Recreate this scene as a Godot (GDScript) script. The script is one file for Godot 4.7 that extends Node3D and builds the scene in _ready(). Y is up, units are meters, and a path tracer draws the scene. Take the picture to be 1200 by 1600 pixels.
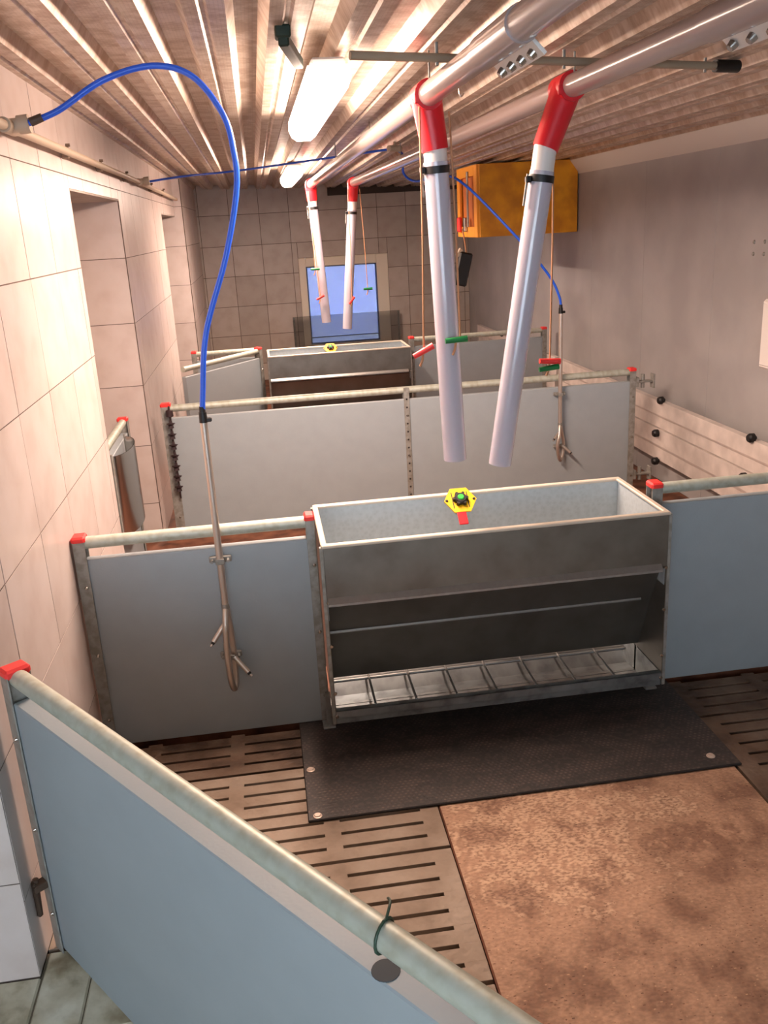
extends Node3D

var M := {}
var used := {}
var cache := {}

# ---------------------------------------------------------------- naming and tagging
func numbered(n: String) -> String:
	if not used.has(n):
		used[n] = 0
		return n
	used[n] += 1
	return "%s_%03d" % [n, used[n]]

func thing(called: String, label: String, category: String, at := Vector3.ZERO, turn := 0.0, group := "") -> Node3D:
	var o := Node3D.new()
	o.name = numbered(called)
	add_child(o)
	o.position = at
	o.rotation.y = turn
	o.set_meta("label", label)
	o.set_meta("category", category)
	if group != "":
		o.set_meta("group", group)
	return o

func struct(called: String) -> Node3D:
	var o := Node3D.new()
	o.name = called
	add_child(o)
	o.set_meta("kind", "structure")
	return o

func part(called: String, st: SurfaceTool, mat: Material, parent: Node, label := "") -> MeshInstance3D:
	return part_mesh(called, st.commit(), mat, parent, label)

func part_mesh(called: String, mesh: Mesh, mat: Material, parent: Node, label := "") -> MeshInstance3D:
	var o := MeshInstance3D.new()
	o.name = called
	o.mesh = mesh
	o.material_override = mat
	o.cast_shadow = GeometryInstance3D.SHADOW_CASTING_SETTING_ON
	parent.add_child(o, true)
	if label != "":
		o.set_meta("label", label)
	return o

func ST() -> SurfaceTool:
	var s := SurfaceTool.new()
	s.begin(Mesh.PRIMITIVE_TRIANGLES)
	return s

# ---------------------------------------------------------------- shapes
func tri(s: SurfaceTool, a: Vector3, b: Vector3, c: Vector3, n: Vector3) -> void:
	if (b - a).cross(c - a).dot(n) > 0.0:
		var t := b
		b = c
		c = t
	for v in [a, b, c]:
		s.set_normal(n)
		s.add_vertex(v)

func quad(s: SurfaceTool, a: Vector3, b: Vector3, c: Vector3, d: Vector3, n: Vector3) -> void:
	tri(s, a, b, c, n)
	tri(s, a, c, d, n)

# box with chamfered edges
func box(s: SurfaceTool, c: Vector3, size: Vector3, bev := 0.003, bs := Basis()) -> void:
	var h := size * 0.5
	var e: float = min(bev, min(h.x, min(h.y, h.z)) * 0.6)
	var ax := [Vector3(1, 0, 0), Vector3(0, 1, 0), Vector3(0, 0, 1)]
	for i in 3:
		var u := (i + 1) % 3
		var w := (i + 2) % 3
		for sg in [-1.0, 1.0]:
			var p := []
			for k in [[-1, -1], [1, -1], [1, 1], [-1, 1]]:
				var v: Vector3 = ax[i] * sg * h[i] + ax[u] * k[0] * (h[u] - e) + ax[w] * k[1] * (h[w] - e)
				p.append(c + bs * v)
			quad(s, p[0], p[1], p[2], p[3], bs * (ax[i] * sg))
		if e <= 0.0:
			continue
		for s1 in [-1.0, 1.0]:
			for s2 in [-1.0, 1.0]:
				# edge along axis i, between the faces u*s1 and w*s2
				var a1: Vector3 = ax[u] * s1 * h[u] + ax[w] * s2 * (h[w] - e)
				var a2: Vector3 = ax[u] * s1 * (h[u] - e) + ax[w] * s2 * h[w]
				var l: Vector3 = ax[i] * (h[i] - e)
				quad(s, c + bs * (a1 - l), c + bs * (a1 + l), c + bs * (a2 + l), c + bs * (a2 - l), bs * (ax[u] * s1 + ax[w] * s2).normalized())
	if e > 0.0:
		for sx in [-1.0, 1.0]:
			for sy in [-1.0, 1.0]:
				for sz in [-1.0, 1.0]:
					var q := Vector3(sx, sy, sz)
					tri(s, c + bs * (q * Vector3(h.x, h.y - e, h.z - e)), c + bs * (q * Vector3(h.x - e, h.y, h.z - e)), c + bs * (q * Vector3(h.x - e, h.y - e, h.z)), bs * q.normalized())

func span(s: SurfaceTool, a: Vector3, b: Vector3, bev := 0.0) -> void:
	box(s, (a + b) * 0.5, (b - a).abs(), bev)

func box_mesh(size: Vector3, bev: float) -> Mesh:
	var key := "%.4f %.4f %.4f %.4f" % [size.x, size.y, size.z, bev]
	if not cache.has(key):
		var s := ST()
		box(s, Vector3.ZERO, size, bev)
		cache[key] = s.commit()
	return cache[key]

func tube(s: SurfaceTool, pts: Array, r: float, seg := 12, caps := true) -> void:
	var n := pts.size()
	var t0: Vector3 = (pts[1] - pts[0]).normalized()
	var nx := t0.cross(Vector3.UP)
	if nx.length() < 0.05:
		nx = t0.cross(Vector3.RIGHT)
	nx = nx.normalized()
	var rings := []
	var dirs := []
	for i in n:
		var t: Vector3 = (pts[min(i + 1, n - 1)] - pts[max(i - 1, 0)]).normalized()
		nx = (nx - t * nx.dot(t)).normalized()
		var ny := t.cross(nx)
		var ring := []
		var dr := []
		for k in seg:
			var a := TAU * k / seg
			var d := nx * cos(a) + ny * sin(a)
			dr.append(d)
			ring.append(pts[i] + d * r)
		rings.append(ring)
		dirs.append(dr)
	for i in n - 1:
		for k in seg:
			var k2 := (k + 1) % seg
			var P := [rings[i][k], rings[i][k2], rings[i + 1][k2], rings[i + 1][k]]
			var N := [dirs[i][k], dirs[i][k2], dirs[i + 1][k2], dirs[i + 1][k]]
			_sm(s, P, N)
	if caps:
		for e in [0, n - 1]:
			var t: Vector3 = (pts[1] - pts[0]).normalized() * -1.0 if e == 0 else (pts[n - 1] - pts[n - 2]).normalized()
			for k in seg:
				tri(s, pts[e], rings[e][k], rings[e][(k + 1) % seg], t)

func _sm(s: SurfaceTool, P: Array, N: Array) -> void:
	for t in [[0, 1, 2], [0, 2, 3]]:
		var o: Array = t
		if (P[o[1]] - P[o[0]]).cross(P[o[2]] - P[o[0]]).dot(N[o[0]] + N[o[1]] + N[o[2]]) > 0.0:
			o = [t[0], t[2], t[1]]
		for i in o:
			s.set_normal(N[i])
			s.add_vertex(P[i])

# lathe: profile of (radius, height) about an axis starting at "at" along "up"
func lathe(s: SurfaceTool, prof: Array, at: Vector3, up: Vector3, seg := 20) -> void:
	up = up.normalized()
	var nx := up.cross(Vector3(0, 0, 1))
	if nx.length() < 0.1:
		nx = up.cross(Vector3(1, 0, 0))
	nx = nx.normalized()
	var ny := up.cross(nx)
	for i in prof.size() - 1:
		var a: Vector2 = prof[i]
		var b: Vector2 = prof[i + 1]
		var dv := b - a
		if dv.length() < 1e-6:
			continue
		var nrm := Vector2(dv.y, -dv.x).normalized()
		for k in seg:
			var A0 := TAU * k / seg
			var A1 := TAU * (k + 1) / seg
			var d0 := nx * cos(A0) + ny * sin(A0)
			var d1 := nx * cos(A1) + ny * sin(A1)
			var n0 := d0 * nrm.x + up * nrm.y
			var n1 := d1 * nrm.x + up * nrm.y
			_sm(s, [at + d0 * a.x + up * a.y, at + d1 * a.x + up * a.y, at + d1 * b.x + up * b.y, at + d0 * b.x + up * b.y], [n0, n1, n1, n0])

# extrude a closed polygon (list of Vector2) laid in the plane (u, v), along w from w0 to w1
func prism(s: SurfaceTool, poly: Array, o: Vector3, u: Vector3, v: Vector3, w: Vector3) -> void:
	var pk := PackedVector2Array(poly)
	var idx := Geometry2D.triangulate_polygon(pk)
	var nw := w.normalized()
	for i in range(0, idx.size(), 3):
		var a := o + u * pk[idx[i]].x + v * pk[idx[i]].y
		var b := o + u * pk[idx[i + 1]].x + v * pk[idx[i + 1]].y
		var c := o + u * pk[idx[i + 2]].x + v * pk[idx[i + 2]].y
		tri(s, a, b, c, -nw)
		tri(s, a + w, b + w, c + w, nw)
	var area := 0.0
	for i in pk.size():
		area += pk[i].cross(pk[(i + 1) % pk.size()])
	for i in pk.size():
		var p := pk[i]
		var q := pk[(i + 1) % pk.size()]
		var d := (q - p).normalized()
		var n2 := Vector2(d.y, -d.x) * signf(area)
		var a := o + u * p.x + v * p.y
		var b := o + u * q.x + v * q.y
		quad(s, a, b, b + w, a + w, (u * n2.x + v * n2.y).normalized())

# bent sheet: open polyline profile in (u, v) with a thickness, extruded along w
func sheet(s: SurfaceTool, prof: Array, th: float, o: Vector3, u: Vector3, v: Vector3, w: Vector3) -> void:
	var nw := w.normalized()
	for i in prof.size() - 1:
		var p: Vector2 = prof[i]
		var q: Vector2 = prof[i + 1]
		var d := (q - p).normalized()
		var n2 := Vector2(-d.y, d.x)
		var a := o + u * p.x + v * p.y
		var b := o + u * q.x + v * q.y
		var n3 := (u * n2.x + v * n2.y).normalized()
		var t := n3 * th
		quad(s, a, b, b + w, a + w, -n3)
		quad(s, a + t, b + t, b + w + t, a + w + t, n3)
		quad(s, a, b, b + t, a + t, -nw)
		quad(s, a + w, b + w, b + w + t, a + w + t, nw)
		if i == 0:
			quad(s, a, a + t, a + t + w, a + w, -(u * d.x + v * d.y))
		if i == prof.size() - 2:
			quad(s, b, b + t, b + t + w, b + w, (u * d.x + v * d.y))

func smooth_path(ctrl: Array, steps := 10) -> Array:
	var out := []
	for i in ctrl.size() - 1:
		var p0: Vector3 = ctrl[max(i - 1, 0)]
		var p1: Vector3 = ctrl[i]
		var p2: Vector3 = ctrl[i + 1]
		var p3: Vector3 = ctrl[min(i + 2, ctrl.size() - 1)]
		for k in steps:
			out.append(p1.cubic_interpolate(p2, p0, p3, float(k) / steps))
	out.append(ctrl[-1])
	return out

# ---------------------------------------------------------------- materials
func noise_tex(freq: float, ramp: Array, seed_: int, oct := 4, kind := FastNoiseLite.TYPE_SIMPLEX_SMOOTH, size := 512) -> NoiseTexture2D:
	var n := FastNoiseLite.new()
	n.seed = seed_
	n.noise_type = kind
	n.frequency = freq
	n.fractal_octaves = oct
	var t := NoiseTexture2D.new()
	t.width = size
	t.height = size
	t.seamless = true
	t.noise = n
	var g := Gradient.new()
	var off := PackedFloat32Array()
	var col := PackedColorArray()
	for r in ramp:
		off.append(r[0])
		col.append(r[1])
	g.offsets = off
	g.colors = col
	t.color_ramp = g
	return t

func relief(freq: float, seed_: int, strength: float, oct := 4) -> NoiseTexture2D:
	var n := FastNoiseLite.new()
	n.seed = seed_
	n.frequency = freq
	n.fractal_octaves = oct
	var t := NoiseTexture2D.new()
	t.width = 512
	t.height = 512
	t.seamless = true
	t.noise = n
	t.as_normal_map = true
	t.bump_strength = strength
	return t

func mat(c: Color, rough: float, metal := 0.0, tex: Texture2D = null, sc := 1.0, nrm: Texture2D = null, ns := 1.0) -> StandardMaterial3D:
	var m := StandardMaterial3D.new()
	m.albedo_color = c
	m.roughness = rough
	m.metallic = metal
	if tex or nrm:
		m.uv1_triplanar = true
		m.uv1_world_triplanar = true
		m.uv1_scale = Vector3.ONE * sc
	if tex:
		m.albedo_texture = tex
	if nrm:
		m.normal_enabled = true
		m.normal_texture = nrm
		m.normal_scale = ns
	return m

func grey(v: float) -> Color:
	return Color(v, v, v)

func make_materials() -> void:
	var fine := noise_tex(0.02, [[0.2, grey(0.9)], [0.8, grey(1.0)]], 3, 5)
	var tile_tex := noise_tex(0.012, [[0.15, Color(0.95, 0.935, 0.925)], [0.5, Color(0.985, 0.98, 0.975)], [0.85, Color(1, 1, 1)]], 11, 5)
	M.tile = []
	for c in [Color(0.785, 0.74, 0.72), Color(0.765, 0.72, 0.7), Color(0.8, 0.755, 0.735)]:
		M.tile.append(mat(c, 0.34, 0.0, tile_tex, 0.8))
	M.grout = mat(Color(0.36, 0.31, 0.28), 0.9)
	M.back_tile = []
	for c in [Color(0.68, 0.64, 0.6), Color(0.65, 0.61, 0.57), Color(0.7, 0.66, 0.62)]:
		M.back_tile.append(mat(c, 0.4, 0.0, tile_tex, 0.8))
	M.back_grout = mat(Color(0.36, 0.31, 0.28), 0.9)
	M.plaster = mat(Color(0.72, 0.68, 0.65), 0.7, 0.0, fine, 0.6)
	M.grey_wall = mat(Color(0.64, 0.63, 0.625), 0.5, 0.0, noise_tex(0.006, [[0.2, grey(0.93)], [0.8, grey(1.0)]], 9, 5), 0.5)
	M.cove = mat(Color(0.8, 0.78, 0.75), 0.5)
	# galvanised sheet of the ceiling, dulled by brown dust
	M.ceil = ceiling_material()
	M.hole = mat(Color(0.16, 0.14, 0.13), 0.8)
	M.roof = mat(Color(0.4, 0.38, 0.36), 0.9)
	var spangle := noise_tex(0.05, [[0.0, grey(0.92)], [0.5, grey(0.97)], [1.0, grey(1.0)]], 7, 2, FastNoiseLite.TYPE_CELLULAR)
	M.galv = mat(Color(0.66, 0.66, 0.65), 0.42, 0.8, spangle, 2.0)
	M.galv_dull = mat(Color(0.6, 0.6, 0.58), 0.55, 0.3, noise_tex(0.03, [[0.2, Color(0.86, 0.85, 0.83)], [0.7, grey(1.0)]], 17, 5), 1.5)
	M.feeder = mat(Color(0.53, 0.525, 0.505), 0.4, 0.85, noise_tex(0.012, [[0.12, Color(0.88, 0.86, 0.84)], [0.5, Color(0.95, 0.945, 0.94)], [0.9, grey(1.0)]], 31, 6), 0.9)
	M.pipe = mat(Color(0.74, 0.76, 0.72), 0.5, 0.25, noise_tex(0.025, [[0.2, Color(0.9, 0.88, 0.84)], [0.55, Color(0.97, 0.975, 0.96)], [0.9, grey(1.0)]], 41, 5), 2.0)
	M.panel = mat(Color(0.6, 0.64, 0.66), 0.5, 0.0, noise_tex(0.015, [[0.2, grey(0.98)], [0.8, grey(1.0)]], 51, 4), 1.0, relief(0.2, 6, 2.0, 2), 0.05)
	M.steel = mat(Color(0.72, 0.7, 0.67), 0.25, 0.95)
	M.stainless = mat(Color(0.74, 0.72, 0.7), 0.2, 1.0)
	M.red = mat(Color(0.83, 0.1, 0.15), 0.38)
	M.cap_red = mat(Color(0.9, 0.21, 0.2), 0.5)
	M.black = mat(Color(0.04, 0.04, 0.045), 0.5)
	M.hose = mat(Color(0.14, 0.38, 0.9), 0.35)
	M.white = mat(Color(0.86, 0.84, 0.82), 0.4)
	M.white_board = mat(Color(0.84, 0.8, 0.77), 0.38, 0.0, fine, 0.6)
	M.cream = mat(Color(0.74, 0.68, 0.6), 0.5)
	M.cord = mat(Color(0.72, 0.52, 0.38), 0.85)
	M.green = mat(Color(0.02, 0.42, 0.2), 0.4)
	M.yellow = mat(Color(0.93, 0.72, 0.03), 0.45)
	M.ply = mat(Color(0.93, 0.64, 0.08), 0.45, 0.0, noise_tex(0.01, [[0.2, Color(0.86, 0.8, 0.7)], [0.7, grey(1.0)]], 61, 5), 0.7)
	M.ply_edge = mat(Color(0.93, 0.62, 0.16), 0.5)
	M.drop = mat(Color(0.72, 0.695, 0.74), 0.22)
	M.drop.clearcoat_enabled = true
	M.drop.clearcoat = 0.6
	M.drop.clearcoat_roughness = 0.12
	M.drop.subsurf_scatter_enabled = true
	M.drop.subsurf_scatter_strength = 0.1
	M.auger = mat(Color(0.62, 0.555, 0.54), 0.28, 0.0)
	M.auger.clearcoat_enabled = true
	M.auger.clearcoat = 0.7
	M.auger.clearcoat_roughness = 0.12
	M.glass = mat(Color(0.12, 0.4, 0.95, 0.76), 0.03)
	M.glass.transparency = BaseMaterial3D.TRANSPARENCY_ALPHA
	M.smoked = mat(Color(0.3, 0.32, 0.31, 0.28), 0.06)
	M.smoked.transparency = BaseMaterial3D.TRANSPARENCY_ALPHA
	M.slat = mat(Color(0.585, 0.525, 0.465), 0.75, 0.0, noise_tex(0.014, [[0.1, Color(0.78, 0.74, 0.7)], [0.42, Color(0.92, 0.9, 0.88)], [0.75, grey(1.0)]], 71, 6), 0.45, relief(0.08, 8, 4.0), 0.3)
	M.slat_dirty = mat(Color(0.46, 0.39, 0.33), 0.6, 0.0, noise_tex(0.012, [[0.15, Color(0.55, 0.5, 0.46)], [0.45, Color(0.85, 0.8, 0.76)], [0.8, grey(1.0)]], 75, 6), 0.7, relief(0.08, 8, 4.0), 0.3)
	M.pit = mat(Color(0.38, 0.28, 0.2), 0.9)
	M.soil = mat(Color(0.5, 0.32, 0.23), 0.7, 0.0, noise_tex(0.02, [[0.15, Color(0.55, 0.5, 0.46)], [0.5, Color(0.85, 0.82, 0.8)], [0.85, grey(1.0)]], 73, 6), 0.6)
	M.aisle = mat(Color(0.84, 0.83, 0.76), 0.6, 0.0, noise_tex(0.012, [[0.12, Color(0.6, 0.55, 0.48)], [0.42, Color(0.88, 0.86, 0.82)], [0.7, grey(1.0)]], 81, 6), 0.8, relief(0.05, 12, 3.0), 0.3)
	M.joint = mat(Color(0.4, 0.36, 0.3), 0.9)
	M.mat = rubber_material()
	M.plate = plate_material()
	M.snow = mat(Color(0.94, 0.95, 0.97), 0.9)
	M.lance = mat(Color(0.78, 0.74, 0.7), 0.35, 0.8)
	M.toy = mat(Color(0.17, 0.1, 0.11), 0.6)
	M.bar = mat(Color(0.62, 0.56, 0.48), 0.6)
	M.bracket = mat(Color(0.12, 0.18, 0.13), 0.7)
	M.bolt_pale = mat(Color(0.8, 0.72, 0.66), 0.45, 0.4)
	M.lamp = StandardMaterial3D.new()
	M.lamp.albedo_color = Color(0.95, 0.93, 0.9)
	M.lamp.emission_enabled = true
	M.lamp.emission = Color(1.0, 0.88, 0.8)
	M.lamp.emission_energy_multiplier = LAMP_GLOW

# galvanised ceiling sheet: one metre square of it, dust streaks across, rows of small punched holes
func ceiling_material() -> StandardMaterial3D:
	var n := 1024
	var img := Image.create(n, n, false, Image.FORMAT_RGB8)
	var a := FastNoiseLite.new()
	a.seed = 301
	a.frequency = 0.01
	a.fractal_octaves = 5
	var b := FastNoiseLite.new()
	b.seed = 302
	b.frequency = 0.05
	b.fractal_octaves = 3
	for y in n:
		for x in n:
			# mirrored in y so that the repeat shows no seam
			var ym := absf(y - n * 0.5)
			var n1 := a.get_noise_2d(x * 0.8, ym)
			var n2 := b.get_noise_2d(x, ym)
			var c := Color(0.84, 0.79, 0.74)
			c = c.lerp(Color(0.69, 0.6, 0.52), clampf(0.35 + n1 * 1.0 + n2 * 0.35, 0.0, 0.85))
			img.set_pixel(x, y, c)
	# punched holes: 5 rows on the lower flange and on the upper flange of each rib
	for rib in 5:
		for band in [[0.006, 3], [0.064, 4], [0.126, 5]]:
			for r in band[1]:
				var u := int((rib * 0.2 + band[0] + r * 0.0095) * n)
				for k in 102:
					var v := k * 10 + (5 if r % 2 == 1 else 0)
					for d in [[0, 0], [1, 0], [0, 1], [1, 1]]:
						var px := mini(u + d[0], n - 1)
						var py := mini(v + d[1], n - 1)
						img.set_pixel(px, py, img.get_pixel(px, py).lerp(Color(0.3, 0.25, 0.21), 0.4))
	var m := StandardMaterial3D.new()
	m.albedo_texture = ImageTexture.create_from_image(img)
	m.metallic = 0.6
	m.roughness = 0.4
	return m

# brown solid floor panel: base, trodden feed and straw specks, dark crumbs
func plate_material() -> StandardMaterial3D:
	var w := 768
	var h := 1024
	var img := Image.create(w, h, false, Image.FORMAT_RGB8)
	var a := FastNoiseLite.new()
	a.seed = 101
	a.frequency = 0.006
	a.fractal_octaves = 5
	var b := FastNoiseLite.new()
	b.seed = 102
	b.frequency = 0.09
	b.fractal_octaves = 3
	var c := FastNoiseLite.new()
	c.seed = 103
	c.frequency = 0.02
	c.fractal_octaves = 4
	for y in h:
		for x in w:
			var n1 := a.get_noise_2d(x, y)
			var n2 := b.get_noise_2d(x * 0.7, y * 1.3)
			var n3 := c.get_noise_2d(x, y)
			var base := Color(0.67, 0.53, 0.43).lerp(Color(0.56, 0.43, 0.345), clampf(0.5 + n1 * 1.3 + n3 * 0.5, 0, 1))
			# dried feed trodden into ragged patches, broken up by its own grain
			var inside := -1.0
			for e in [[210.0, 370.0, 270.0, 230.0], [500.0, 320.0, 120.0, 60.0]]:
				var dx: float = (x - e[0]) / e[2]
				var dy: float = (y - e[1]) / e[3]
				inside = maxf(inside, 0.9 - (dx * dx + dy * dy))
			var feed := smoothstep(-0.2, 0.6, inside + n3 * 1.6 + n1 * 0.8) * smoothstep(-0.4, 0.2, n2 + n3 * 0.4)
			base = base.lerp(Color(0.79, 0.665, 0.55), feed * 0.7)
			# damp smears
			var ex := (x - 520.0) / 140.0
			var ey := (y - 440.0) / 60.0
			var damp := smoothstep(0.0, 0.5, 0.8 - (ex * ex + ey * ey) + n3 * 1.4)
			base = base.lerp(Color(0.45, 0.32, 0.25), maxf(damp * 0.5, smoothstep(0.05, 0.4, n1) * 0.45))
			var g := 0.97 + n2 * 0.13
			img.set_pixel(x, y, Color(base.r * g, base.g * g, base.b * g))
	var rng := RandomNumberGenerator.new()
	rng.seed = 5
	for i in 2600:
		var px := rng.randi_range(2, w - 8)
		var py := rng.randi_range(2, h - 5)
		var k := rng.randf()
		var col := Color(0.25, 0.15, 0.1) if k < 0.3 else (Color(0.8, 0.66, 0.52) if k < 0.6 else Color(0.36, 0.22, 0.15))
		var sx := rng.randi_range(1, 5)
		var sy := rng.randi_range(1, 2)
		for yy in sy:
			for xx in sx:
				img.set_pixel(px + xx, py + yy, img.get_pixel(px + xx, py + yy).lerp(col, 0.65))
	var m := StandardMaterial3D.new()
	m.albedo_texture = ImageTexture.create_from_image(img)
	m.roughness = 0.8
	m.normal_enabled = true
	m.normal_texture = relief(0.06, 19, 4.0)
	m.normal_scale = 0.35
	return m

# black rubber mat: hammered studs in rows, grey dust and smears
func rubber_material() -> StandardMaterial3D:
	var w := 1024
	var h := 512
	var img := Image.create(w, h, false, Image.FORMAT_RGB8)
	var hm := Image.create(w, h, false, Image.FORMAT_L8)
	var a := FastNoiseLite.new()
	a.seed = 201
	a.frequency = 0.008
	a.fractal_octaves = 5
	var b := FastNoiseLite.new()
	b.seed = 202
	b.frequency = 0.05
	b.fractal_octaves = 3
	for y in h:
		for x in w:
			var n1 := a.get_noise_2d(x, y * 1.6)
			var n2 := b.get_noise_2d(x, y)
			var row := y / 12
			var u := fposmod(x + (6 if row % 2 == 1 else 0), 12.0) - 6.0
			var v := fposmod(y, 12.0) - 6.0
			var stud := 1.0 - smoothstep(2.2, 4.2, sqrt(u * u + v * v))
			var worn := smoothstep(0.05, 0.35, n1)
			hm.set_pixel(x, y, grey(0.35 + 0.4 * stud * (1.0 - worn)))
			var base := Color(0.25, 0.22, 0.21).lerp(Color(0.18, 0.165, 0.16), clampf(0.5 + n1, 0, 1))
			base = base.lerp(Color(0.4, 0.34, 0.3), stud * (1.0 - worn) * clampf(0.3 + n1 * -1.2 + n2, 0, 1) * 0.8)
			base = base.lerp(Color(0.36, 0.31, 0.28), smoothstep(0.2, 0.5, n2 + n1 * 0.6) * 0.4)
			img.set_pixel(x, y, base)
	hm.bump_map_to_normal_map(3.0)
	var m := StandardMaterial3D.new()
	m.albedo_texture = ImageTexture.create_from_image(img)
	m.normal_enabled = true
	m.normal_texture = ImageTexture.create_from_image(hm)
	m.normal_scale = 0.5
	m.roughness = 0.62
	return m

# ---------------------------------------------------------------- geometry of the place
const XR := 2.56      # right wall
const XL := -0.70     # left wall
const ZB := -11.0     # back wall
const ZN := -1.885    # where the tiled left wall begins
const ZR := 1.8       # wall behind the camera
const XF := -2.6      # far left wall of the entrance
const LAMP_GLOW := 7.5

func cy(x: float, z: float) -> float:
	return 2.262 - 0.034 * (x + 0.7) - 0.0045 * (-z - 3.0)

func _ready() -> void:
	# ---- camera
	var cam := Camera3D.new()
	cam.name = "camera"
	cam.position = Vector3(0, 1.75, 0)
	cam.rotation_degrees = Vector3(-17.932, -7.013, -3.240)
	cam.fov = 59.69
	cam.near = 0.02
	cam.far = 200
	add_child(cam)
	cam.current = true
	# ---- sky and exposure
	var env := Environment.new()
	env.background_mode = Environment.BG_SKY
	var sky := Sky.new()
	var sm := ProceduralSkyMaterial.new()
	sm.sky_top_color = Color(0.76, 0.81, 0.86)
	sm.sky_horizon_color = Color(0.8, 0.85, 0.9)
	sm.ground_bottom_color = Color(0.5, 0.56, 0.65)
	sm.ground_horizon_color = Color(0.8, 0.85, 0.9)
	sm.sky_energy_multiplier = 3.0
	sm.ground_energy_multiplier = 3.0
	sky.sky_material = sm
	env.sky = sky
	env.tonemap_mode = Environment.TONE_MAPPER_LINEAR
	env.tonemap_exposure = 1.08
	env.sdfgi_enabled = true
	env.ssao_enabled = true
	env.ssil_enabled = true
	var we := WorldEnvironment.new()
	we.name = "world_environment"
	we.environment = env
	add_child(we)

	make_materials()
	build_floor()
	build_walls()
	build_ceiling()
	build_lamps()
	build_partitions()
	build_feeders()
	build_drop_tubes()
	build_water()
	build_right_side()
	build_small_things()

# ---------------------------------------------------------------- floor
func slat_mesh(x0: float, x1: float, ribs: Array, joint: bool) -> Mesh:
	var s := ST()
	var d := 0.0495
	box(s, Vector3((x0 + x1) * 0.5, -0.03, 0), Vector3(x1 - x0, 0.06, d), 0.0008)
	if not joint:
		for r in ribs:
			box(s, Vector3((r[0] + r[1]) * 0.5, -0.0302, -0.03125), Vector3(r[1] - r[0], 0.06, 0.0145), 0.0)
	return s.commit()

func build_floor() -> void:
	var f := struct("floor")
	var s := ST()
	span(s, Vector3(XF - 0.2, -0.6, ZB - 0.3), Vector3(XR + 0.2, -0.1, ZR + 0.2))
	part("pit_bottom", s, M.pit, f)
	# slotted concrete, one slat at a time
	var rl := [[0.348, 0.405], [0.046, 0.095], [-0.249, -0.2], [-0.544, -0.495], [-0.7, -0.67]]
	var rr := [[1.405, 1.475], [1.725, 1.775], [2.025, 2.075], [2.325, 2.375]]
	for side in 2:
		var x0: float = XL if side == 0 else 1.405
		var x1: float = 0.405 if side == 0 else XR
		var ribs: Array = rl if side == 0 else rr
		var ma := slat_mesh(x0, x1, ribs, false)
		var mb := slat_mesh(x0, x1, ribs, true)
		var xs := -0.3
		var mc := slat_mesh(xs, x1, ribs.slice(0, 3), false)
		var md := slat_mesh(xs, x1, ribs.slice(0, 3), true)
		for k in range(-12, 15):
			var z := -2.155 + 0.03125 + k * 0.0625
			var joint: bool = posmod(k, 8) == 0
			var near: bool = side == 0 and z > -1.99
			var o := part_mesh("slat", (md if near else mb) if joint else (mc if near else ma), M.slat_dirty if side == 1 or k < -8 else M.slat, f)
			o.position.z = z
	# solid brown panel
	var px0 := 0.409
	var px1 := 1.398
	s = ST()
	span(s, Vector3(px0, -0.06, -2.95), Vector3(px1, -0.001, -1.26), 0.004)
	part("panel_edge", s, M.soil, f)
	s = ST()
	for v in [[px0 + 0.004, -2.95], [px1 - 0.004, -2.95], [px1 - 0.004, -1.262], [px0 + 0.004, -2.95], [px1 - 0.004, -1.262], [px0 + 0.004, -1.262]]:
		s.set_normal(Vector3.UP)
		s.set_uv(Vector2((v[0] - px0) / (px1 - px0), (v[1] + 2.64) / 1.38))
		s.add_vertex(Vector3(v[0], 0.0, v[1]))
	part("solid_panel", s, M.plate, f, "brown solid floor panel strewn with feed")
	# pens further back
	for zz in [[-2.958, -5.3], [-5.31, -7.66], [-7.67, ZB]]:
		s = ST()
		span(s, Vector3(XL - 0.5, -0.06, zz[1]), Vector3(XR, 0.0, zz[0]), 0.003)
		part("solid_panel", s, M.soil, f)
	# entrance floor: pale worn slabs
	var rects := [[XF, -0.70, -1.885, -0.9], [-0.695, -0.575, -1.965, -1.62], [-0.572, -0.304, -1.965, -1.7], [-0.57, -0.304, -1.695, -0.9], [-0.695, -0.575, -1.615, -0.9], [-0.30, XR, -1.24, -0.9], [XF, -0.7, -0.895, ZR], [-0.695, XR, -0.895, ZR]]
	for r in rects:
		s = ST()
		span(s, Vector3(r[0], -0.06, r[2]), Vector3(r[1], 0.0, r[3]), 0.004)
		part("floor_slab", s, M.aisle, f)
	s = ST()
	span(s, Vector3(XF, -0.1, -1.965), Vector3(-0.302, -0.005, ZR))
	span(s, Vector3(-0.302, -0.1, -1.245), Vector3(XR, -0.005, ZR))
	part("joint_bed", s, M.joint, f)
	# snow outside
	var g := struct("ground")
	s = ST()
	span(s, Vector3(-60, -0.5, ZR + 0.26), Vector3(60, -0.25, 80))
	span(s, Vector3(-60, -0.5, -80), Vector3(60, -0.25, ZB - 0.35))
	part("snow", s, M.snow, g)

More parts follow.
